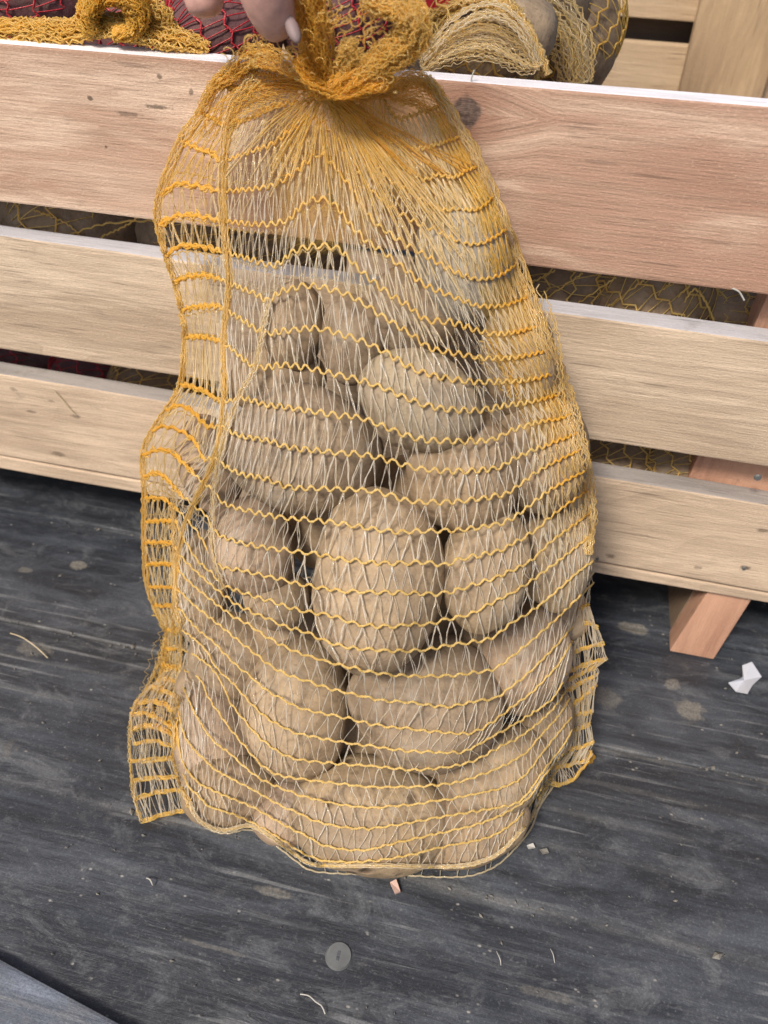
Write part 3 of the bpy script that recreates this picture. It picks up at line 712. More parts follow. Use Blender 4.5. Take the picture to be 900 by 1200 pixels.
# far side of the net
BK = Tubes()
for i in range(5, NR, 1):
    q = np.linspace(0, 1, NC*3+1); u, v = RW[i].at(q)
    vv = v + 9*np.sin(i*2.2) + 5*np.sin(q*5+i)
    P = backskin(u, vv-amp(i, q)*np.cos(2*np.pi*q*NC))
    BK.add(P, .0006, np.clip(tint_at(u, v, i, q)+.25, 0, 1), 4)
for i in range(5, NR-1):
    k = np.arange(NC)*2; qa = np.clip((k*.5+.5)/NC, 0, 1); qb = np.clip((k*.5+rng.uniform(-.2, 1.2, len(k)))/NC, 0, 1)
    ua, va = RW[i].at(qa); ub, vb = RW[i+1].at(qb); s = np.linspace(0, 1, 5)[None]
    va = va+9*np.sin(i*2.2)+5*np.sin(qa*5+i); vb = vb+9*np.sin((i+1)*2.2)+5*np.sin(qb*5+i+1)
    u = ua[:, None]*(1-s)+ub[:, None]*s; v = va[:, None]*(1-s)+vb[:, None]*s
    BK.add(backskin(u, v), .0003, np.clip(tint_at(u, v, i, qa[:, None]+0*s)+.05, 0, 1), 3)
BK.build('far_side_net', M_strand, bag)['kind'] = 'stuff'

# ---- bundles of crimped filaments: folds, neck, knot, frayed tail
def bundle(T, path, width, count, y=None, depth=.006, thick=.0004, crimp=1.5, tint=(.75, 1.), n=None, taper=None, off=.002, twist=0., freq=1.0, jitter_ends=0.):
    C = catmull(path, 10 if n is None else n); L = arc(C); m = len(C)
    tg = np.gradient(C, axis=0); tg /= np.linalg.norm(tg, axis=1, keepdims=True)+1e-9; nn = np.stack([-tg[:, 1], tg[:, 0]], 1)
    s = np.linspace(0, 1, m)
    W_ = np.interp(s, np.linspace(0, 1, len(width)), width) if np.ndim(width) else np.full(m, width)
    base = sk(C[:, 0], C[:, 1]) if y is None else t_y(C[:, 0], C[:, 1], np.interp(s, np.linspace(0, 1, len(y)), y) if np.ndim(y) else y)
    for k in range(count):
        r0 = math.sqrt(rng.random()); a0 = rng.random()*2*np.pi
        a = a0+twist*s*2*np.pi + np.cumsum(rng.normal(0, .05, m))
        ph1, ph2 = rng.random(2)*6.28
        ww = crimp*(np.sin(L*freq*.55+ph1)+.7*np.sin(L*freq*.93+ph2)) + rng.normal(0, crimp*.35, m)
        wd = r0*np.cos(a)*W_*.5 + ww
        wz = np.abs(r0*np.sin(a))*np.sign(np.sin(a))
        q = C+nn*wd[:, None]+tg*(rng.normal(0, crimp*.3, m))[:, None]
        lo_, hi_ = 0, m
        if jitter_ends: lo_ = int(rng.random()*jitter_ends*m); hi_ = m-int(rng.random()*jitter_ends*m)
        dep = depth*(W_/max(W_.max(), 1e-6))
        P = pt(q[:, 0], q[:, 1], base-off-dep*wz + rng.normal(0, .0002, m))
        P = P[lo_:hi_]
        if len(P) > 3: T.add(P, thick*rng.uniform(.6, 1.4), rng.uniform(*tint), 3, .6)
ED = Tubes()
left_edge = [(268, 84), (252, 100), (236, 132), (212, 165), (187, 231), (185, 264), (194, 299), (204, 330), (212, 363), (216, 395), (211, 450), (194, 482), (178, 506), (167, 534), (169, 575), (169, 636), (174, 690), (195, 738)]
bundle(ED, left_edge, [16, 14, 12, 8, 6, 6, 8, 8, 6, 6, 8], 16, crimp=1.0, tint=(.6, 1.), depth=.002)
bundle(ED, [(300, 90), (272, 130), (262, 190), (262, 260), (268, 330), (262, 400), (262, 470), (250, 540), (215, 620), (205, 700), (205, 745)], [20, 16, 12, 10, 9, 8, 8, 7, 7, 8, 10], 18, crimp=1.1, tint=(.5, .95), depth=.002)
bundle(ED, [(316, 350), (308, 392), (300, 431), (280, 466), (262, 520), (252, 575), (250, 640), (262, 690)], 8, 12, crimp=1.0, tint=(.1, .7), depth=.002)
bundle(ED, [(203, 590), (205, 640), (207, 700), (213, 745), (212, 800), (206, 850), (207, 900), (222, 945)], [6, 7, 8, 12, 14, 9, 7, 5], 14, crimp=1.2, tint=(.5, .95), depth=.002)
right_edge = [(500, 90), (540, 150), (575, 220), (605, 300), (632, 380), (655, 440), (672, 490), (684, 540), (692, 600), (690, 650)]
bundle(ED, right_edge, [14, 14, 16, 18, 20, 24, 24, 22, 18, 10], 26, crimp=1.4, tint=(.35, .9), depth=.003)
bundle(ED, [(195, 715), (196, 738), (190, 762), (184, 790), (180, 812)], [22, 14, 20, 26, 30], 15, crimp=1.8, tint=(.8, 1.), depth=.003)
bundle(ED, [(196, 740), (186, 775), (172, 805), (156, 832), (152, 870), (156, 925), (166, 962)], 5, 7, crimp=1.2, tint=(.5, 1.), depth=.002)
bundle(ED, [(222, 940), (232, 960), (250, 971), (267, 973), (293, 968), (317, 981), (345, 1001), (362, 1012), (386, 1015), (450, 1015), (516, 1016), (551, 1013), (580, 1003), (601, 985), (625, 955), (645, 915)], 5, 9, crimp=.6, tint=(.1, .45), depth=.001, thick=.0004)
# seams of inner folded net on the upper right
for (pth, wd, cn) in (([(610, 340), (628, 400), (640, 450), (648, 500)], [50, 56, 44, 30], 26),
                      ([(560, 400), (590, 430), (600, 470)], [40, 50, 30], 18)):
    bundle(ED, pth, wd, cn, crimp=1.6, tint=(.55, 1.), depth=.002, off=-.004, thick=.00036, jitter_ends=.25)
ED.build('net_folds', M_strand, bag)['kind'] = 'stuff'

# inner folds of the net lie flat on one another under the knot: a thin tinted skin
g = N('folded_net_layers'); oc = g.coord(); fa = g.attr('tint')
pl = g.noise(g.mapping(oc, (420, 420, 60)), 1.5, 4, .6)
df = g.principled(Base_Color=(1.0, .66, .16, 1), Roughness=.3); tr = g.n('BsdfTranslucent'); tr.inputs[0].default_value = (1.0, .70, .20, 1)
mm = g.n('MixShader'); mm.inputs[0].default_value = .5; g.l(df.outputs[0], mm.inputs[1]); g.l(tr.outputs[0], mm.inputs[2])
tp = g.n('BsdfTransparent'); tp.inputs[0].default_value = (1.0, .95, .80, 1)
mx = g.n('MixShader'); g.l(g.math('MULTIPLY', fa, g.fr(pl, .3, .7, .08, .30)), mx.inputs[0]); g.l(tp.outputs[0], mx.inputs[1]); g.l(mm.outputs[0], mx.inputs[2])
M_film = g.surf(mx.outputs[0])
def film(rows, off=.0012):
    nu, nv = 40, 24; C = [catmull(r, 8) for r in rows]; V = []; tn = []
    for j in range(nv):
        f = j/(nv-1)*(len(rows)-1); a = min(int(f), len(rows)-2); f -= a
        for i in range(nu):
            x = i/(nu-1)
            pa = [np.interp(x, np.linspace(0, 1, len(C[a])), C[a][:, k]) for k in (0, 1)]; pb = [np.interp(x, np.linspace(0, 1, len(C[a+1])), C[a+1][:, k]) for k in (0, 1)]
            u, v = pa[0]*(1-f)+pb[0]*f, pa[1]*(1-f)+pb[1]*f
            V.append(pt(u, v, float(sk(u, v))+off+.0012*noise.noise(Vector((u*.12, v*.02, 3))))); tn.append(min(1, 4*min(x, 1-x)+.1)*min(1, (1-j/(nv-1))*5+.05))
    F = [(j*nu+i, j*nu+i+1, (j+1)*nu+i+1, (j+1)*nu+i) for j in range(nv-1) for i in range(nu-1)]
    return link('folded_net', mesh_from(V, F, 'folded_net', tn), M_film, bag)
film([[(340, 100), (380, 104), (430, 104)], [(318, 170), (385, 180), (450, 170)], [(312, 240), (385, 250), (455, 245)], [(318, 292), (385, 300), (450, 290)]])
film([[(385, 104), (430, 100), (500, 98)], [(430, 160), (490, 170), (545, 165)], [(450, 215), (520, 235), (580, 230)], [(470, 250), (540, 275), (596, 262)]])
film([[(560, 335), (600, 325), (620, 330)], [(570, 390), (610, 390), (642, 385)], [(590, 450), (625, 450), (662, 445)], [(625, 520), (650, 520), (680, 515)]])
# left ruffle (lower) and right ruffle: free folded net standing off the body
def ruffle(name, bars, back=0.0):
    T = Tubes(); prev = None
    Ys = lambda u, v: lin(v, YM)-.004
    for bi, b in enumerate(bars):
        C = catmull(b, 6); n = 16; L = arc(C); s = np.linspace(0, L[-1], n); u = np.interp(s, L, C[:, 0]); v = np.interp(s, L, C[:, 1])
        f = lambda uu, vv: pt(uu, vv, np.minimum(t_y(uu, vv, Ys(uu, vv)), t_z(uu, vv, .002+.004)))
        for k in range(3):
            P = f(u+rng.normal(0, .5, n), v+(k-1)*1.5+rng.normal(0, .6, n)) - Fw*.001*np.sin(np.arange(n)*1.3+bi)[:, None]
            T.add(P, .00085, .95, 4)
        if prev is not None:
            for k in range(46):
                q = rng.random(); q2 = np.clip(q+rng.normal(0, .05), 0, 1); w4 = np.linspace(0, 1, 5)
                ua, va = np.interp(q, np.linspace(0, 1, n), prev[0]), np.interp(q, np.linspace(0, 1, n), prev[1])
                ub, vb = np.interp(q2, np.linspace(0, 1, n), u), np.interp(q2, np.linspace(0, 1, n), v)
                uu = ua*(1-w4)+ub*w4+np.sin(np.pi*w4)*rng.normal(0, 1.2); vv = va*(1-w4)+vb*w4
                P = f(uu, vv)-Fw*rng.uniform(-.003, .003)*np.ones((5, 1))
                T.add(P, .0003*rng.uniform(.7, 1.3), rng.uniform(.0, .3), 3, .6)
        prev = (u, v)
    return T.build(name, M_tape if False else M_strand, bag)
ruffle('left_ruffle', [[(195, 785), (203, 783), (212, 787)], [(185, 797), (198, 795), (211, 800)], [(170, 808), (184, 805), (207, 817)], [(157, 825), (180, 822), (205, 833)],
                       [(152, 837), (173, 837), (203, 853)], [(153, 855), (175, 850), (202, 862)], [(157, 872), (180, 868), (205, 876)], [(153, 892), (182, 890), (206, 888)], [(157, 915), (185, 911), (213, 911)],
                       [(158, 937), (185, 928), (219, 926)], [(166, 963), (190, 955), (224, 948)]])
ruffle('right_ruffle', [[(676, 716), (682, 712), (690, 710)], [(663, 745), (680, 733), (690, 730), (701, 736)], [(661, 769), (688, 758), (708, 754)], [(660, 790), (688, 778), (711, 772)], [(662, 799), (686, 787), (700, 780)],
                        [(666, 809), (680, 800), (700, 791)], [(669, 828), (684, 816), (697, 804)], [(670, 836), (684, 836), (694, 834)], [(667, 856), (680, 853), (691, 848)],
                        [(660, 878), (680, 876), (696, 869)], [(642, 898), (660, 898), (688, 890)], [(640, 916), (660, 919), (677, 908), (694, 882)]])
CR = Tubes()
bundle(CR, [(655, 886), (668, 892), (682, 893), (693, 882)], [10, 24, 22, 8], 40, y=-.118, crimp=1.5, tint=(.8, 1.), depth=.004)
bundle(CR, [(668, 840), (680, 822), (697, 800)], [12, 16, 8], 18, y=-.105, crimp=1.5, tint=(.7, 1.), depth=.004)
CR.build('crumpled_net', M_tape, bag)['kind'] = 'stuff'

# gathered neck, knot and frayed tail
NK = Tubes()
for k in range(44):      # every lengthwise filament runs into the knot
    q = rng.random(); u, v = RW[2].at(q); u = float(u); v = float(v)
    s = np.linspace(0, 1, 9)
    tu, tv = 380+rng.normal(0, 6), 102+rng.normal(0, 6)
    mu = (u+tu)/2; mv = (v+tv)/2 - 8*(1 if u < 380 else .3) + rng.normal(0, 4)
    uu = (1-s)**2*u+2*s*(1-s)*mu+s*s*tu + rng.normal(0, .5, 9); vv = (1-s)**2*v+2*s*(1-s)*mv+s*s*tv + rng.normal(0, .5, 9)
    y = (1-s)*float(base_y(u, v))+s*(-.040)
    NK.add(pt(uu, vv, np.minimum(t_y(uu, vv, y), sk(uu, vv)-.001)), .00032, rng.uniform(.7, 1), 3, .6)
bundle(NK, [(378, 112), (376, 80), (370, 40), (366, 0), (366, -50), (366, -95)], [34, 44, 46, 46, 44, 42], 130, y=[-.040, -.042, -.045, -.048, -.05, -.05], crimp=1.5, depth=.009, thick=.0004, twist=.25, tint=(.6, 1))
PLT = Tubes()
for k in range(125):
    q = .10+.88*rng.random(); ri = int(rng.integers(4, 8)); u, v = RW[ri].at(q); u, v = float(u), float(v)
    s = np.linspace(.0 if rng.random() < .6 else .25, rng.uniform(.55, 1), 12)
    uu = 380+rng.normal(0, 5)+(u-380)*s + rng.normal(0, .35, 12) + 2.*np.sin(s*5+k); vv = 106+rng.normal(0, 4)+(v-106)*s**1.1
    vv = vv-(12 if u < 380 else 9)*np.sin(np.pi*s)*min(1, abs(u-380)/120)
    PLT.add(pt(uu, vv, sk(uu, vv)-.0012-.001*rng.random()), .00034*rng.uniform(.6, 1.6), np.clip(1.25-1.0*s+rng.normal(0, .1), 0, 1), 3, .5)
PLT.build('fan_pleats', M_strand, bag)['kind'] = 'stuff'
NK.build('gathered_neck', M_knot, bag)['kind'] = 'stuff'
KT = Tubes()
bundle(KT, [(368, 108), (384, 104), (402, 98), (424, 92), (446, 92), (458, 84)], [16, 26, 36, 40, 36, 20], 90, y=-.050, crimp=1.1, depth=.007, thick=.00036, twist=.5, tint=(.7, 1))
bundle(KT, [(350, 66), (362, 90), (380, 104), (400, 112), (430, 108)], [20, 18, 14, 14, 10], 44, y=-.054, crimp=1.1, depth=.004, thick=.0004, twist=.5, tint=(.8, 1))
bundle(KT, [(440, 104), (466, 112), (492, 118), (516, 136)], [12, 30, 36, 24], 34, crimp=1.2, depth=.003, thick=.00028, tint=(.3, .9), jitter_ends=.4)
# shoulders of rumpled net either side of the knot
bundle(KT, [(378, 104), (350, 84), (318, 68), (292, 66), (272, 84), (248, 104), (232, 138)], [10, 22, 32, 32, 24, 16, 8], 64, crimp=1.3, y=[-.048, -.042, -.036, -.03, -.026, -.024, -.024], depth=.004, thick=.00032, tint=(.3, .9), jitter_ends=.35)
bundle(KT, [(384, 106), (350, 104), (318, 108), (290, 116), (262, 140), (244, 165)], [10, 26, 40, 46, 42, 28], 46, crimp=1.1, depth=.003, thick=.00028, tint=(.2, .8), jitter_ends=.4)
bundle(KT, [(390, 106), (430, 112), (462, 100), (488, 92), (512, 108), (530, 136)], [12, 22, 26, 24, 20, 14], 50, crimp=1.2, depth=.003, thick=.0003, tint=(.25, .9), jitter_ends=.35)
KT.build('knot', M_knot, bag)['kind'] = 'stuff'
TL = Tubes()
bundle(TL, [(400, 104), (430, 84), (458, 64), (480, 44), (482, 20), (462, 6), (440, -4), (428, -22)], [16, 34, 44, 46, 42, 38, 36, 30], 170, y=[-.048, -.05, -.052, -.055, -.055, -.052, -.05, -.05], crimp=2.4, depth=.009, thick=.00042, tint=(.1, .8), jitter_ends=.2, freq=.8)
bundle(TL, [(388, 104), (404, 84), (412, 66), (406, 44)], [20, 36, 34, 14], 70, y=-.045, crimp=2.6, depth=.006, thick=.00045, tint=(.1, .6), jitter_ends=.3)
for k in range(260):      # stray curls
    c = [(470, 20), (440, 40), (480, 50), (452, 74), (405, 55), (350, 60), (392, 20), (500, 40), (430, 10), (300, 62), (345, 20)][k % 11]
    u0, v0 = c[0]+rng.normal(0, 12), c[1]+rng.normal(0, 12); a0 = rng.random()*6.28; s = np.linspace(0, 1, 9)
    rr = rng.uniform(2, 5); uu = u0+rr*np.cos(a0+s*5)+s*rng.normal(0, 6); vv = v0+rr*np.sin(a0+s*5)+s*rng.normal(0, 6)
    TL.add(on_y(uu, vv, -.052-.009*rng.random()), .00035, rng.uniform(0, .8), 3, .7)
TL.build('frayed_tail', M_knot, bag)['kind'] = 'stuff'

# ------------------------------------------------------------ hand above the neck
def skinned(name, chains, mat, parent=None):
    bm = bmesh.new(); me = bpy.data.meshes.new(name); verts = []; edges = []; rad = []
    keymap = {}
    for ch in chains:
        last = None
        for (p, r) in ch:
            key = tuple(round(float(x), 5) for x in p)
            if key not in keymap:
                keymap[key] = len(verts); verts.append(p); rad.append(r)
            i = keymap[key]
            if last is not None: edges.append((last, i))
            last = i
    bm.free(); me.from_pydata([tuple(map(float, p)) for p in verts], edges, [])
    o = bpy.data.objects.new(name, me); COL.objects.link(o)
    m = o.modifiers.new('s', 'SKIN'); sv = me.skin_vertices[0].data
    for i, r in enumerate(rad): sv[i].radius = (r, r)
    sv[0].use_root = True
    o.modifiers.new('d', 'SUBSURF').levels = 3; o.modifiers['d'].render_levels = 3
    dg = bpy.context.evaluated_depsgraph_get(); dg.update(); nm = bpy.data.meshes.new_from_object(o.evaluated_get(dg))
    bpy.data.objects.remove(o); nm.name = name
    oo = link(name, nm, mat, parent, True); return oo
P_ = lambda u, v, y: on_y(u, v, y)
wrist = np.array([-.085, .0, .70]); palm = P_(285, -185, -.030)
k_th = P_(300, -110, -.060); k_i = P_(330, -150, -.055); k_m = P_(290, -160, -.045); k_r = P_(250, -150, -.04); k_l = P_(205, -160, -.04)
chains = [
 [(wrist, .026), (palm, .024), (k_i, .0125), (P_(385, -110, -.03), .0095), (P_(405, -70, -.035), .0085), (P_(390, -45, -.05), .0075)],
 [(palm, .024), (k_m, .0125), (P_(345, -100, -.02), .0095), (P_(375, -50, -.022), .009), (P_(395, -25, -.032), .0075)],
 [(palm, .024), (k_r, .012), (P_(243, -95, -.032), .0115), (P_(238, -40, -.036), .0115), (P_(238, -2, -.040), .0110), (P_(242, 24, -.042), .0080)],
 [(palm, .024), (k_l, .011), (P_(190, -110, -.035), .009), (P_(188, -60, -.04), .0085), (P_(190, -30, -.045), .0065)],
 [(palm, .024), (k_th, .015), (P_(303, -60, -.066), .0145), (P_(309, -18, -.064), .0140), (P_(320, 20, -.060), .0115), (P_(333, 46, -.056), .0072)],
]
fore = np.array([-.13, .09, .93])
chains[0].insert(0, (fore, .034))
person = skinned('person', chains, M_skin)
tag(person, 'bare hand gripping the gathered neck of the yellow net bag, two fingertips showing', 'person')
# thumb nail
q = P_(343, 34, -.0670); bm = bmesh.new(); bmesh.ops.create_uvsphere(bm, u_segments=16, v_segments=10, radius=1)
for v_ in bm.verts:
    l = v_.co; v_.co = Vector(q + Rt*l.x*.0032+Up*l.y*.0065*1.0 - Fw*l.z*.0022 + Rt*l.y*-.002)
me = bpy.data.meshes.new('thumb_nail'); bm.to_mesh(me); bm.free(); link('thumb_nail', me, M_nail, None, True)
bpy.data.objects['thumb_nail'].parent = person

# ------------------------------------------------------------ produce inside the crate
def net_over(T, C, rad, Rm, nb=7, na=26, tint=.6, r=.0009, rs=.0003, strands_=True, ax=0.3, z0=.0):
    """zigzag bands and filaments round an ellipsoid (local frame Rm, radii rad)"""
    C = np.asarray(C); k = 1.035
    for b in range(1, nb+1):
        ph = math.pi*b/(nb+1); a = np.linspace(0, 2*np.pi, na*4+1)
        pz = ph+.045*np.cos(a*na)
        L = np.stack([np.sin(pz)*np.cos(a), np.sin(pz)*np.sin(a), np.cos(pz)], 1)*rad*k
        T.add(L @ Rm.T + C, r, tint, 4)
        if strands_ and b < nb+1:
            for j in range(na*2):
                a0 = (j+.5)/(na*2)*2*np.pi; a1 = a0+rng.normal(0, .05); s = np.linspace(0, 1, 4)
                aa = a0+(a1-a0)*s; pp = ph+math.pi/(nb+1)*s
                L = np.stack([np.sin(pp)*np.cos(aa), np.sin(pp)*np.sin(aa), np.cos(pp)], 1)*rad*(k+.004)
                T.add(L @ Rm.T + C, rs, tint*.4, 3)
def rotm(ax, ay, az): 
    e = Matrix.Rotation(R(az), 3, 'Z') @ Matrix.Rotation(R(ay), 3, 'Y') @ Matrix.Rotation(R(ax), 3, 'X'); return np.array(e)
def produce(C, rad, rot, mat, label, name='potato', cat='potato', group=None, seed=0, sub=3):
    bm = bmesh.new(); bmesh.ops.create_icosphere(bm, subdivisions=sub, radius=1); Rm = rotm(*rot); sv = Vector((seed*5.1, seed*2.2, 1))
    for q in bm.verts:
        p = q.co.copy(); k = 1+.07*noise.noise(p*1.3+sv)+.02*noise.noise(p*4+sv); q.co = Vector(Rm @ (np.array(p)*k*np.array(rad)))
    me = bpy.data.meshes.new(name); bm.to_mesh(me); bm.free(); o = link(name, me, mat, None, True); o.location = Vector(C); tag(o, label, cat, group); return Rm
def in_bag(items, netname, label, netmat, nbands, tint, group):
    T = Tubes(); C0 = np.mean([i[0] for i in items], 0)
    for k, (C, rad, rot, mat, lab, nm) in enumerate(items):
        Rm = produce(C, rad, rot, mat, lab, nm, nm.replace('_', ' ').replace('red ', ''), group, seed=k+len(label))
        if lab is not None: net_over(T, C, np.array(rad), Rm @ rotm(0, 70, 20), nbands, 24, tint, r=.0007, rs=.0004)
    r_ = root(netname, Vector((C0[0], C0[1], .075)), label, 'net bag')
    T.build('net', netmat, r_)
Y0 = .072
o_ = lambda u, v, y: on_y(u, v, y)
# red netted onions, upper left
in_bag([(o_(45, -10, .10), (.045, .04, .038), (0, 10, 20), PM_onion, 'dark red onion in red net at the top left corner of the crate', 'red_onion'),
        (o_(165, 28, .11), (.042, .04, .038), (0, 0, 0), PM_onion, 'dark red onion in red net behind the orange twisted net knot', 'red_onion'),
        (o_(262, 40, .085), (.038, .036, .034), (0, 0, 0), PM_onion, 'dark red onion in red net just under the hand', 'red_onion'),
        (o_(-60, 200, .075), (.05, .04, .04), (0, 0, 0), PM_onion, 'dark red onion behind the left end of the upper gap of the crate', 'red_onion'),
        (o_(400, 20, .12), (.042, .04, .038), (0, 0, 0), PM_onion, 'dark red onion in red net behind the neck of the big bag', 'red_onion'),
        (o_(20, 440, .075), (.055, .04, .036), (0, 0, 0), PM_onion, 'dark red onion behind the lower gap at the far left', 'red_onion'),
        (o_(115, 455, .072), (.05, .038, .034), (0, 0, 0), PM_onion, 'second dark red onion from the left behind the lower gap', 'red_onion')],
       'onion_bag', 'red net bag of dark red onions lying in the crate at the upper left', M_rednet, 6, .5, 'red onions in the crate')
# potatoes in a yellow net behind the gaps on the left
in_bag([(o_(95, 262, Y0), (.062, .05, .048), (0, 6, 0), PM[2], 'shaded potato behind the upper gap left of the big bag', 'potato'),
        (o_(240, 280, Y0), (.05, .05, .045), (0, 20, 0), PM[4], 'shaded potato behind the upper gap next to the big bag left edge', 'potato'),
        (o_(330, 300, Y0+.005), (.05, .05, .045), (0, 0, 0), PM[2], 'shaded potato behind the upper gap, seen through the empty net fold', 'potato'),
        (o_(190, 462, Y0), (.05, .05, .042), (0, 8, 0), PM[4], 'shaded potato behind the lower gap left of the big bag', 'potato'),
        (o_(300, 480, Y0), (.05, .05, .042), (0, 8, 0), PM[0], 'shaded potato behind the lower gap, hidden mostly by the big bag', 'potato')],
       'inner_potato_bag', 'yellow net bag of shaded potatoes seen through the crate gaps on the left', M_tape, 5, .5, 'potatoes in the crate')
in_bag([(o_(660, 348, Y0), (.055, .05, .05), (0, 30, 0), PM[4], 'shaded potato behind the upper gap just right of the big bag', 'potato'),
        (o_(755, 352, Y0-.004), (.052, .05, .046), (0, -30, 10), PM[0], 'potato with crossing yellow bands behind the middle of the right upper gap', 'potato'),
        (o_(830, 372, Y0+.008), (.045, .05, .045), (0, 20, 0), PM[2], 'shaded potato behind the right end of the upper gap by the reddish post', 'potato'),
        (o_(720, 536, Y0-.002), (.05, .05, .04), (0, 0, 0), PM[4], 'dark potato behind the lower gap right of the big bag', 'potato'),
        (o_(790, 540, Y0-.004), (.045, .05, .04), (0, 0, 0), PM[2], 'greyish potato behind the lower gap left of the reddish board', 'potato'),
        (o_(560, 330, Y0+.01), (.05, .05, .045), (0, 0, 0), PM[2], 'shaded potato behind the upper gap, hidden by the big bag', 'potato'),
        (o_(556, 66, .085), (.050, .036, .030), (10, -24, 6), PM[4], 'pale brown potato in yellow net behind the top slat, right of the knot', 'potato')],
       'inner_potato_bag', 'yellow net bag of greyish potatoes lying in the crate right of the knot', M_tape, 9, .3, 'potatoes in the crate')
in_bag([(o_(650, 40, .20), (.05, .04, .045), (0, 60, 0), PM[2], 'brown potato in yellow net between the pale brown potato and the back slats', 'potato'), (o_(600, -8, .17), (.055, .04, .036), (0, 10, 0), PM[4], 'brown potato in yellow net at the top edge above the pale brown one', 'potato'), (o_(500, 0, .16), (.05, .04, .036), (0, 10, 0), PM[4], 'brown potato in yellow net behind the frayed tail', 'potato')], 'inner_potato_bag', 'yellow net bag of brown potatoes further back in the crate', M_tape, 9, .7, 'potatoes in the crate')
T = Tubes()
for ln in ([(622, 332), (650, 317)], [(636, 352), (683, 320)], [(675, 357), (722, 325)], [(709, 362), (755, 328)], [(745, 367), (785, 332)], [(769, 371), (808, 335)], [(792, 372), (812, 340), (826, 352), (838, 380)], [(66, 282), (120, 263), (188, 258)], [(118, 278), (150, 263), (170, 247)], [(40, 246), (78, 262), (96, 280)]):
    C = catmull(ln, 14); C = C+np.stack([0*C[:, 0], 1.2*np.sin(arc(C)*.9)], 1); T.add(on_y(C[:, 0], C[:, 1], .026), .0007, .35, 4)
o = T.build('net_cord', M_tape); tag(o, 'slanting yellow net bands stretched behind the upper gap of the crate', 'net', kind='stuff')
# slack yellow folds of that bag
T = Tubes()
bundle(T, [(505, 20), (545, 2), (585, 2), (615, 34), (640, 88)], [26, 22, 20, 16, 12], 60, y=[.06, .06, .06, .055, .05], crimp=2.2, depth=.006, thick=.0007, tint=(.5, .9))
o = T.build('loose_net', M_strand); tag(o, 'slack yellow net folded over beside the pale brown potato above the top slat', 'net')
T = Tubes()
for yy_, vv_ in ((.04, 0), (.05, 18), (.045, 36), (.04, 54), (.04, 70)):
    bundle(T, [(495, 70-vv_*.0+vv_*.2), (530, 30+vv_*.55), (575, 10+vv_*.8), (612, 34+vv_*.7), (632, 78)], [12, 22, 26, 22, 10], 16, y=[.035, yy_, yy_, yy_, .04], crimp=1.2, depth=.006, thick=.0004, tint=(.2, .7))
bundle(T, [(600, 0), (640, 12), (668, 50), (676, 98)], [60, 70, 60, 40], 70, y=.13, crimp=2, depth=.02, thick=.0006, tint=(.3, .8))
o = T.build('loose_net', M_strand); tag(o, 'hazy layers of fine yellow net over the potatoes behind the top slat, right of the knot', 'net', kind='stuff')
# tail of a bag hanging on the top slat, left
T = Tubes()
bundle(T, [(-30, 36), (30, 34), (80, 36), (120, 30), (160, 34), (200, 44), (245, 56)], [24, 26, 30, 30, 36, 34, 12], 130, y=.016, crimp=2.2, depth=.006, thick=.0006, tint=(.15, .75), jitter_ends=.25)
ld = T.build('loose_net', M_tape); tag(ld, 'crumpled pale yellow net tail lying on the top slat at the left', 'net')
T = Tubes()
bundle(T, [(112, 40), (104, 18), (118, -6), (146, -8), (162, 14), (154, 34), (132, 38)], [20, 30, 34, 36, 34, 28, 20], 190, y=.012, crimp=1.6, depth=.010, thick=.0006, tint=(.85, 1.), twist=.8)
bundle(T, [(165, 2), (190, 16), (205, 40)], [20, 24, 10], 40, y=.02, crimp=2, depth=.006, thick=.0006, tint=(.3, .8))
kt = T.build('net_knot', M_tape); tag(kt, 'bright orange twisted net knot sitting on the top slat at the left', 'net')
# more produce below so the crate is full
fill = [] and [(x, y, z) for z in (.11, .175, .24) for y in (.16, .27, .38, .47) for x in np.arange(-.66, .5, .115)]
for i, (x, y, z) in enumerate(fill):
    if z > .2 and x > .12: continue
    x += rng.uniform(-.02, .02); y += rng.uniform(-.015, .015)
    if z < .2 and y > .3: continue
    produce((x, y, z), (.056, .048, .045), (rng.uniform(-20, 20), rng.uniform(-30, 30), rng.uniform(0, 180)), PM[i % 6], 'potato heaped deep inside the crate behind the slats', group='potatoes heaped deep in the crate', seed=i, sub=2)
# red tag
q = on_y(498, 4, .06)
def c8(i, j, k): 
    p = on_y((455, 528)[i], (12, -26)[k], .055+.004*j); return tuple(p)
tg = board('red_tag', c8, M_redplastic, None, .0006, cuts=(6, 1, 1), wob=.002, seed=3); tag(tg, 'small red plastic tag above the frayed tail at the top edge', 'tag')

# ------------------------------------------------------------ little things on the floor
def flatpoly(name, px, z, th, mat, label, cat, curl=.002):
    top = [on_z(u, v, z) for u, v in px]; n = len(top); c = np.mean(top, 0)
    bm = bmesh.new(); T_ = []; B_ = []
    for i, p in enumerate(top):
        h = curl*(.5+.5*math.sin(i*2.1)); T_.append(bm.verts.new((p[0], p[1], z+th+h))); B_.append(bm.verts.new((p[0], p[1], z+h)))
    cT = bm.verts.new((c[0], c[1], z+th+curl*.2)); cB = bm.verts.new((c[0], c[1], z+curl*.2))
    for i in range(n):
        j = (i+1) % n; bm.faces.new((T_[i], T_[j], cT)); bm.faces.new((B_[j], B_[i], cB)); bm.faces.new((T_[j], T_[i], B_[i], B_[j]))
    bmesh.ops.recalc_face_normals(bm, faces=bm.faces); me = bpy.data.meshes.new(name); bm.to_mesh(me); bm.free()
    o = link(name, me, mat); tag(o, label, cat); return o
flatpoly('paper_scrap', [(852, 803), (864, 801), (870, 794), (868, 783), (878, 781), (892, 794), (880, 806), (873, 818), (862, 811)], .002, .0008, M_paper, 'crumpled white paper scrap on the dark floor at the right edge', 'paper scrap', .006)
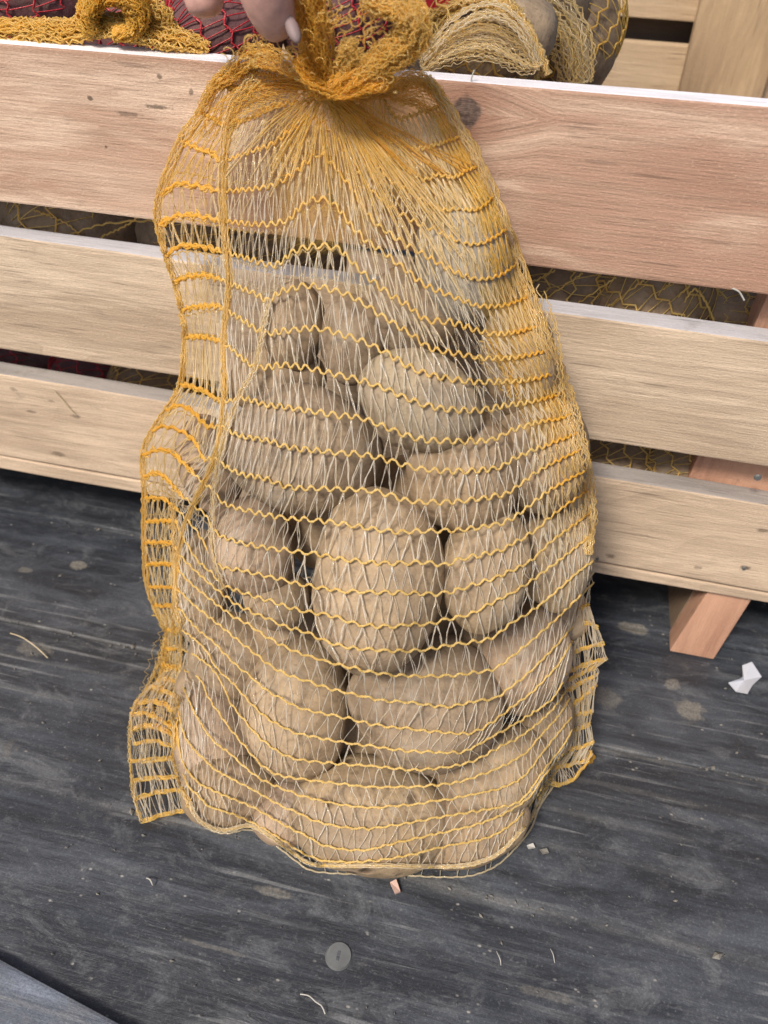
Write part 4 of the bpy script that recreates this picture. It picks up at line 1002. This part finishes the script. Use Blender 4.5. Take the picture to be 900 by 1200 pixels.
flatpoly('wood_chip', [(457, 1036), (464, 1033), (469, 1046), (463, 1049)], .001, .002, M_chip, 'tiny pinkish wood chip on the floor just below the bag', 'wood chip')
flatpoly('lint_flake', [(432, 1019), (440, 1016), (444, 1022), (436, 1027)], .001, .001, M_lint, 'tiny white flake on the floor at the bottom edge of the bag', 'flake')
flatpoly('lint_flake', [(617, 992), (624, 990), (627, 994), (619, 996)], .001, .001, M_lint, 'tiny pale flake on the floor right of the bag bottom', 'flake')
flatpoly('lint_flake', [(632, 997), (640, 996), (643, 1000), (636, 1002)], .001, .001, M_dust, 'tiny grey flake right of the pale one beside the bag bottom', 'flake')
def thread(path, r, mat, label, cat='straw', z=.002, lift=.003, name='straw'):
    C = catmull(path, 6); n = len(C); h = z+lift*np.sin(np.linspace(0, np.pi, n))
    P = pt(C[:, 0], C[:, 1], t_z(C[:, 0], C[:, 1], h)); T = Tubes(); T.add(P, r, 0., 5); o = T.build(name, mat); tag(o, label, cat)
thread([(352, 1165), (362, 1167), (370, 1174), (377, 1179), (381, 1188)], .0004, M_lint, 'small white curl of string on the floor near the round screw head', 'string', name='string')
thread([(12, 742), (26, 747), (42, 758), (56, 771)], .0004, M_straw, 'dry straw on the dark floor at the left', 'straw')
thread([(582, 1115), (586, 1124), (587, 1131)], .0003, M_lint, 'fine white hair on the floor right of the screw head', 'hair', name='hair_strand')
thread([(645, 1112), (648, 1118), (650, 1128)], .00025, M_lint, 'second fine white hair on the floor, further right', 'hair', name='hair_strand')
thread([(172, 1029), (176, 1031), (179, 1037)], .0005, M_lint, 'tiny white splinter on the floor left below the bag', 'splinter', name='splinter')
# straw caught on the lowest slat, fibre sticking off the top slat
T = Tubes(); C = catmull([(62, 457), (72, 468), (80, 478), (88, 486)], 5); T.add(on_y(C[:, 0], C[:, 1], -.002), .0005, 0, 4); o = T.build('straw', M_straw); tag(o, 'thin straw stuck to the front of the lowest crate slat', 'straw')
T = Tubes(); C = catmull([(551, 106), (552, 98), (553, 90), (556, 82)], 5); T.add(on_y(C[:, 0], C[:, 1], .001), .0005, 0, 4); o = T.build('wood_fibre', M_lint); tag(o, 'loose wood fibre standing up on the edge of the top slat', 'fibre')
T = Tubes(); C = catmull([(858, 338), (866, 342), (872, 352)], 5); T.add(on_y(C[:, 0], C[:, 1], -.001), .0006, 0, 4); o = T.build('wood_fibre', M_lint); tag(o, 'pale splinter hanging from the lower edge of the top slat at right', 'fibre')
# round screw head in the floor
sc_ = root('screw', Vector(on_z(397, 1120, .0)), 'round grey screw head sunk in the dark floor below the bag', 'screw')
bm = bmesh.new(); C = Vector(on_z(397, 1120, .0)); 
bmesh.ops.create_cone(bm, cap_ends=True, segments=32, radius1=.0088, radius2=.0074, depth=.0022, matrix=Matrix.Translation((C.x, C.y, -.0002)))
me = bpy.data.meshes.new('screw_head'); bm.to_mesh(me); bm.free(); link('screw_head', me, M_metal, sc_)
board('screw_slot', bx(C.x-.0012, C.x+.0008, C.y-.0032, C.y+.0026, .0006, .0011), M_floor[0], sc_, .0003, cuts=(1, 1, 1), wob=0)
# crumbs and dust: nobody could count them
vs, fs = [], []; n = 0
for k in range(800):
    x, y = rng.uniform(-.5, .4), rng.uniform(-.40, .02)
    if k > 420: y = (-.1045, -.234, .0185, -.1045)[k % 4]+rng.normal(0, .0012)
    if abs(x-.0) < .13 and y > -.2: continue
    s = rng.exponential(.0003)+.0002; a0 = rng.random()*6.28
    pts = [(x+s*math.cos(a0+k2*1.57)*(1+.8*(k2 % 2)), y+s*math.sin(a0+k2*1.57)*(1+.8*(k2 % 2)), .0008) for k2 in range(4)]
    vs += pts+[(x, y, .0016+s*.6)]
    fs += [(n+i, n+(i+1) % 4, n+4) for i in range(4)]; n += 5
me = bpy.data.meshes.new('floor_crumbs'); me.from_pydata(vs, [], fs); o = link('floor_crumbs', me, M_dust); tag(o, 'pale crumbs and dust scattered over the dark floor', 'crumbs', kind='stuff')
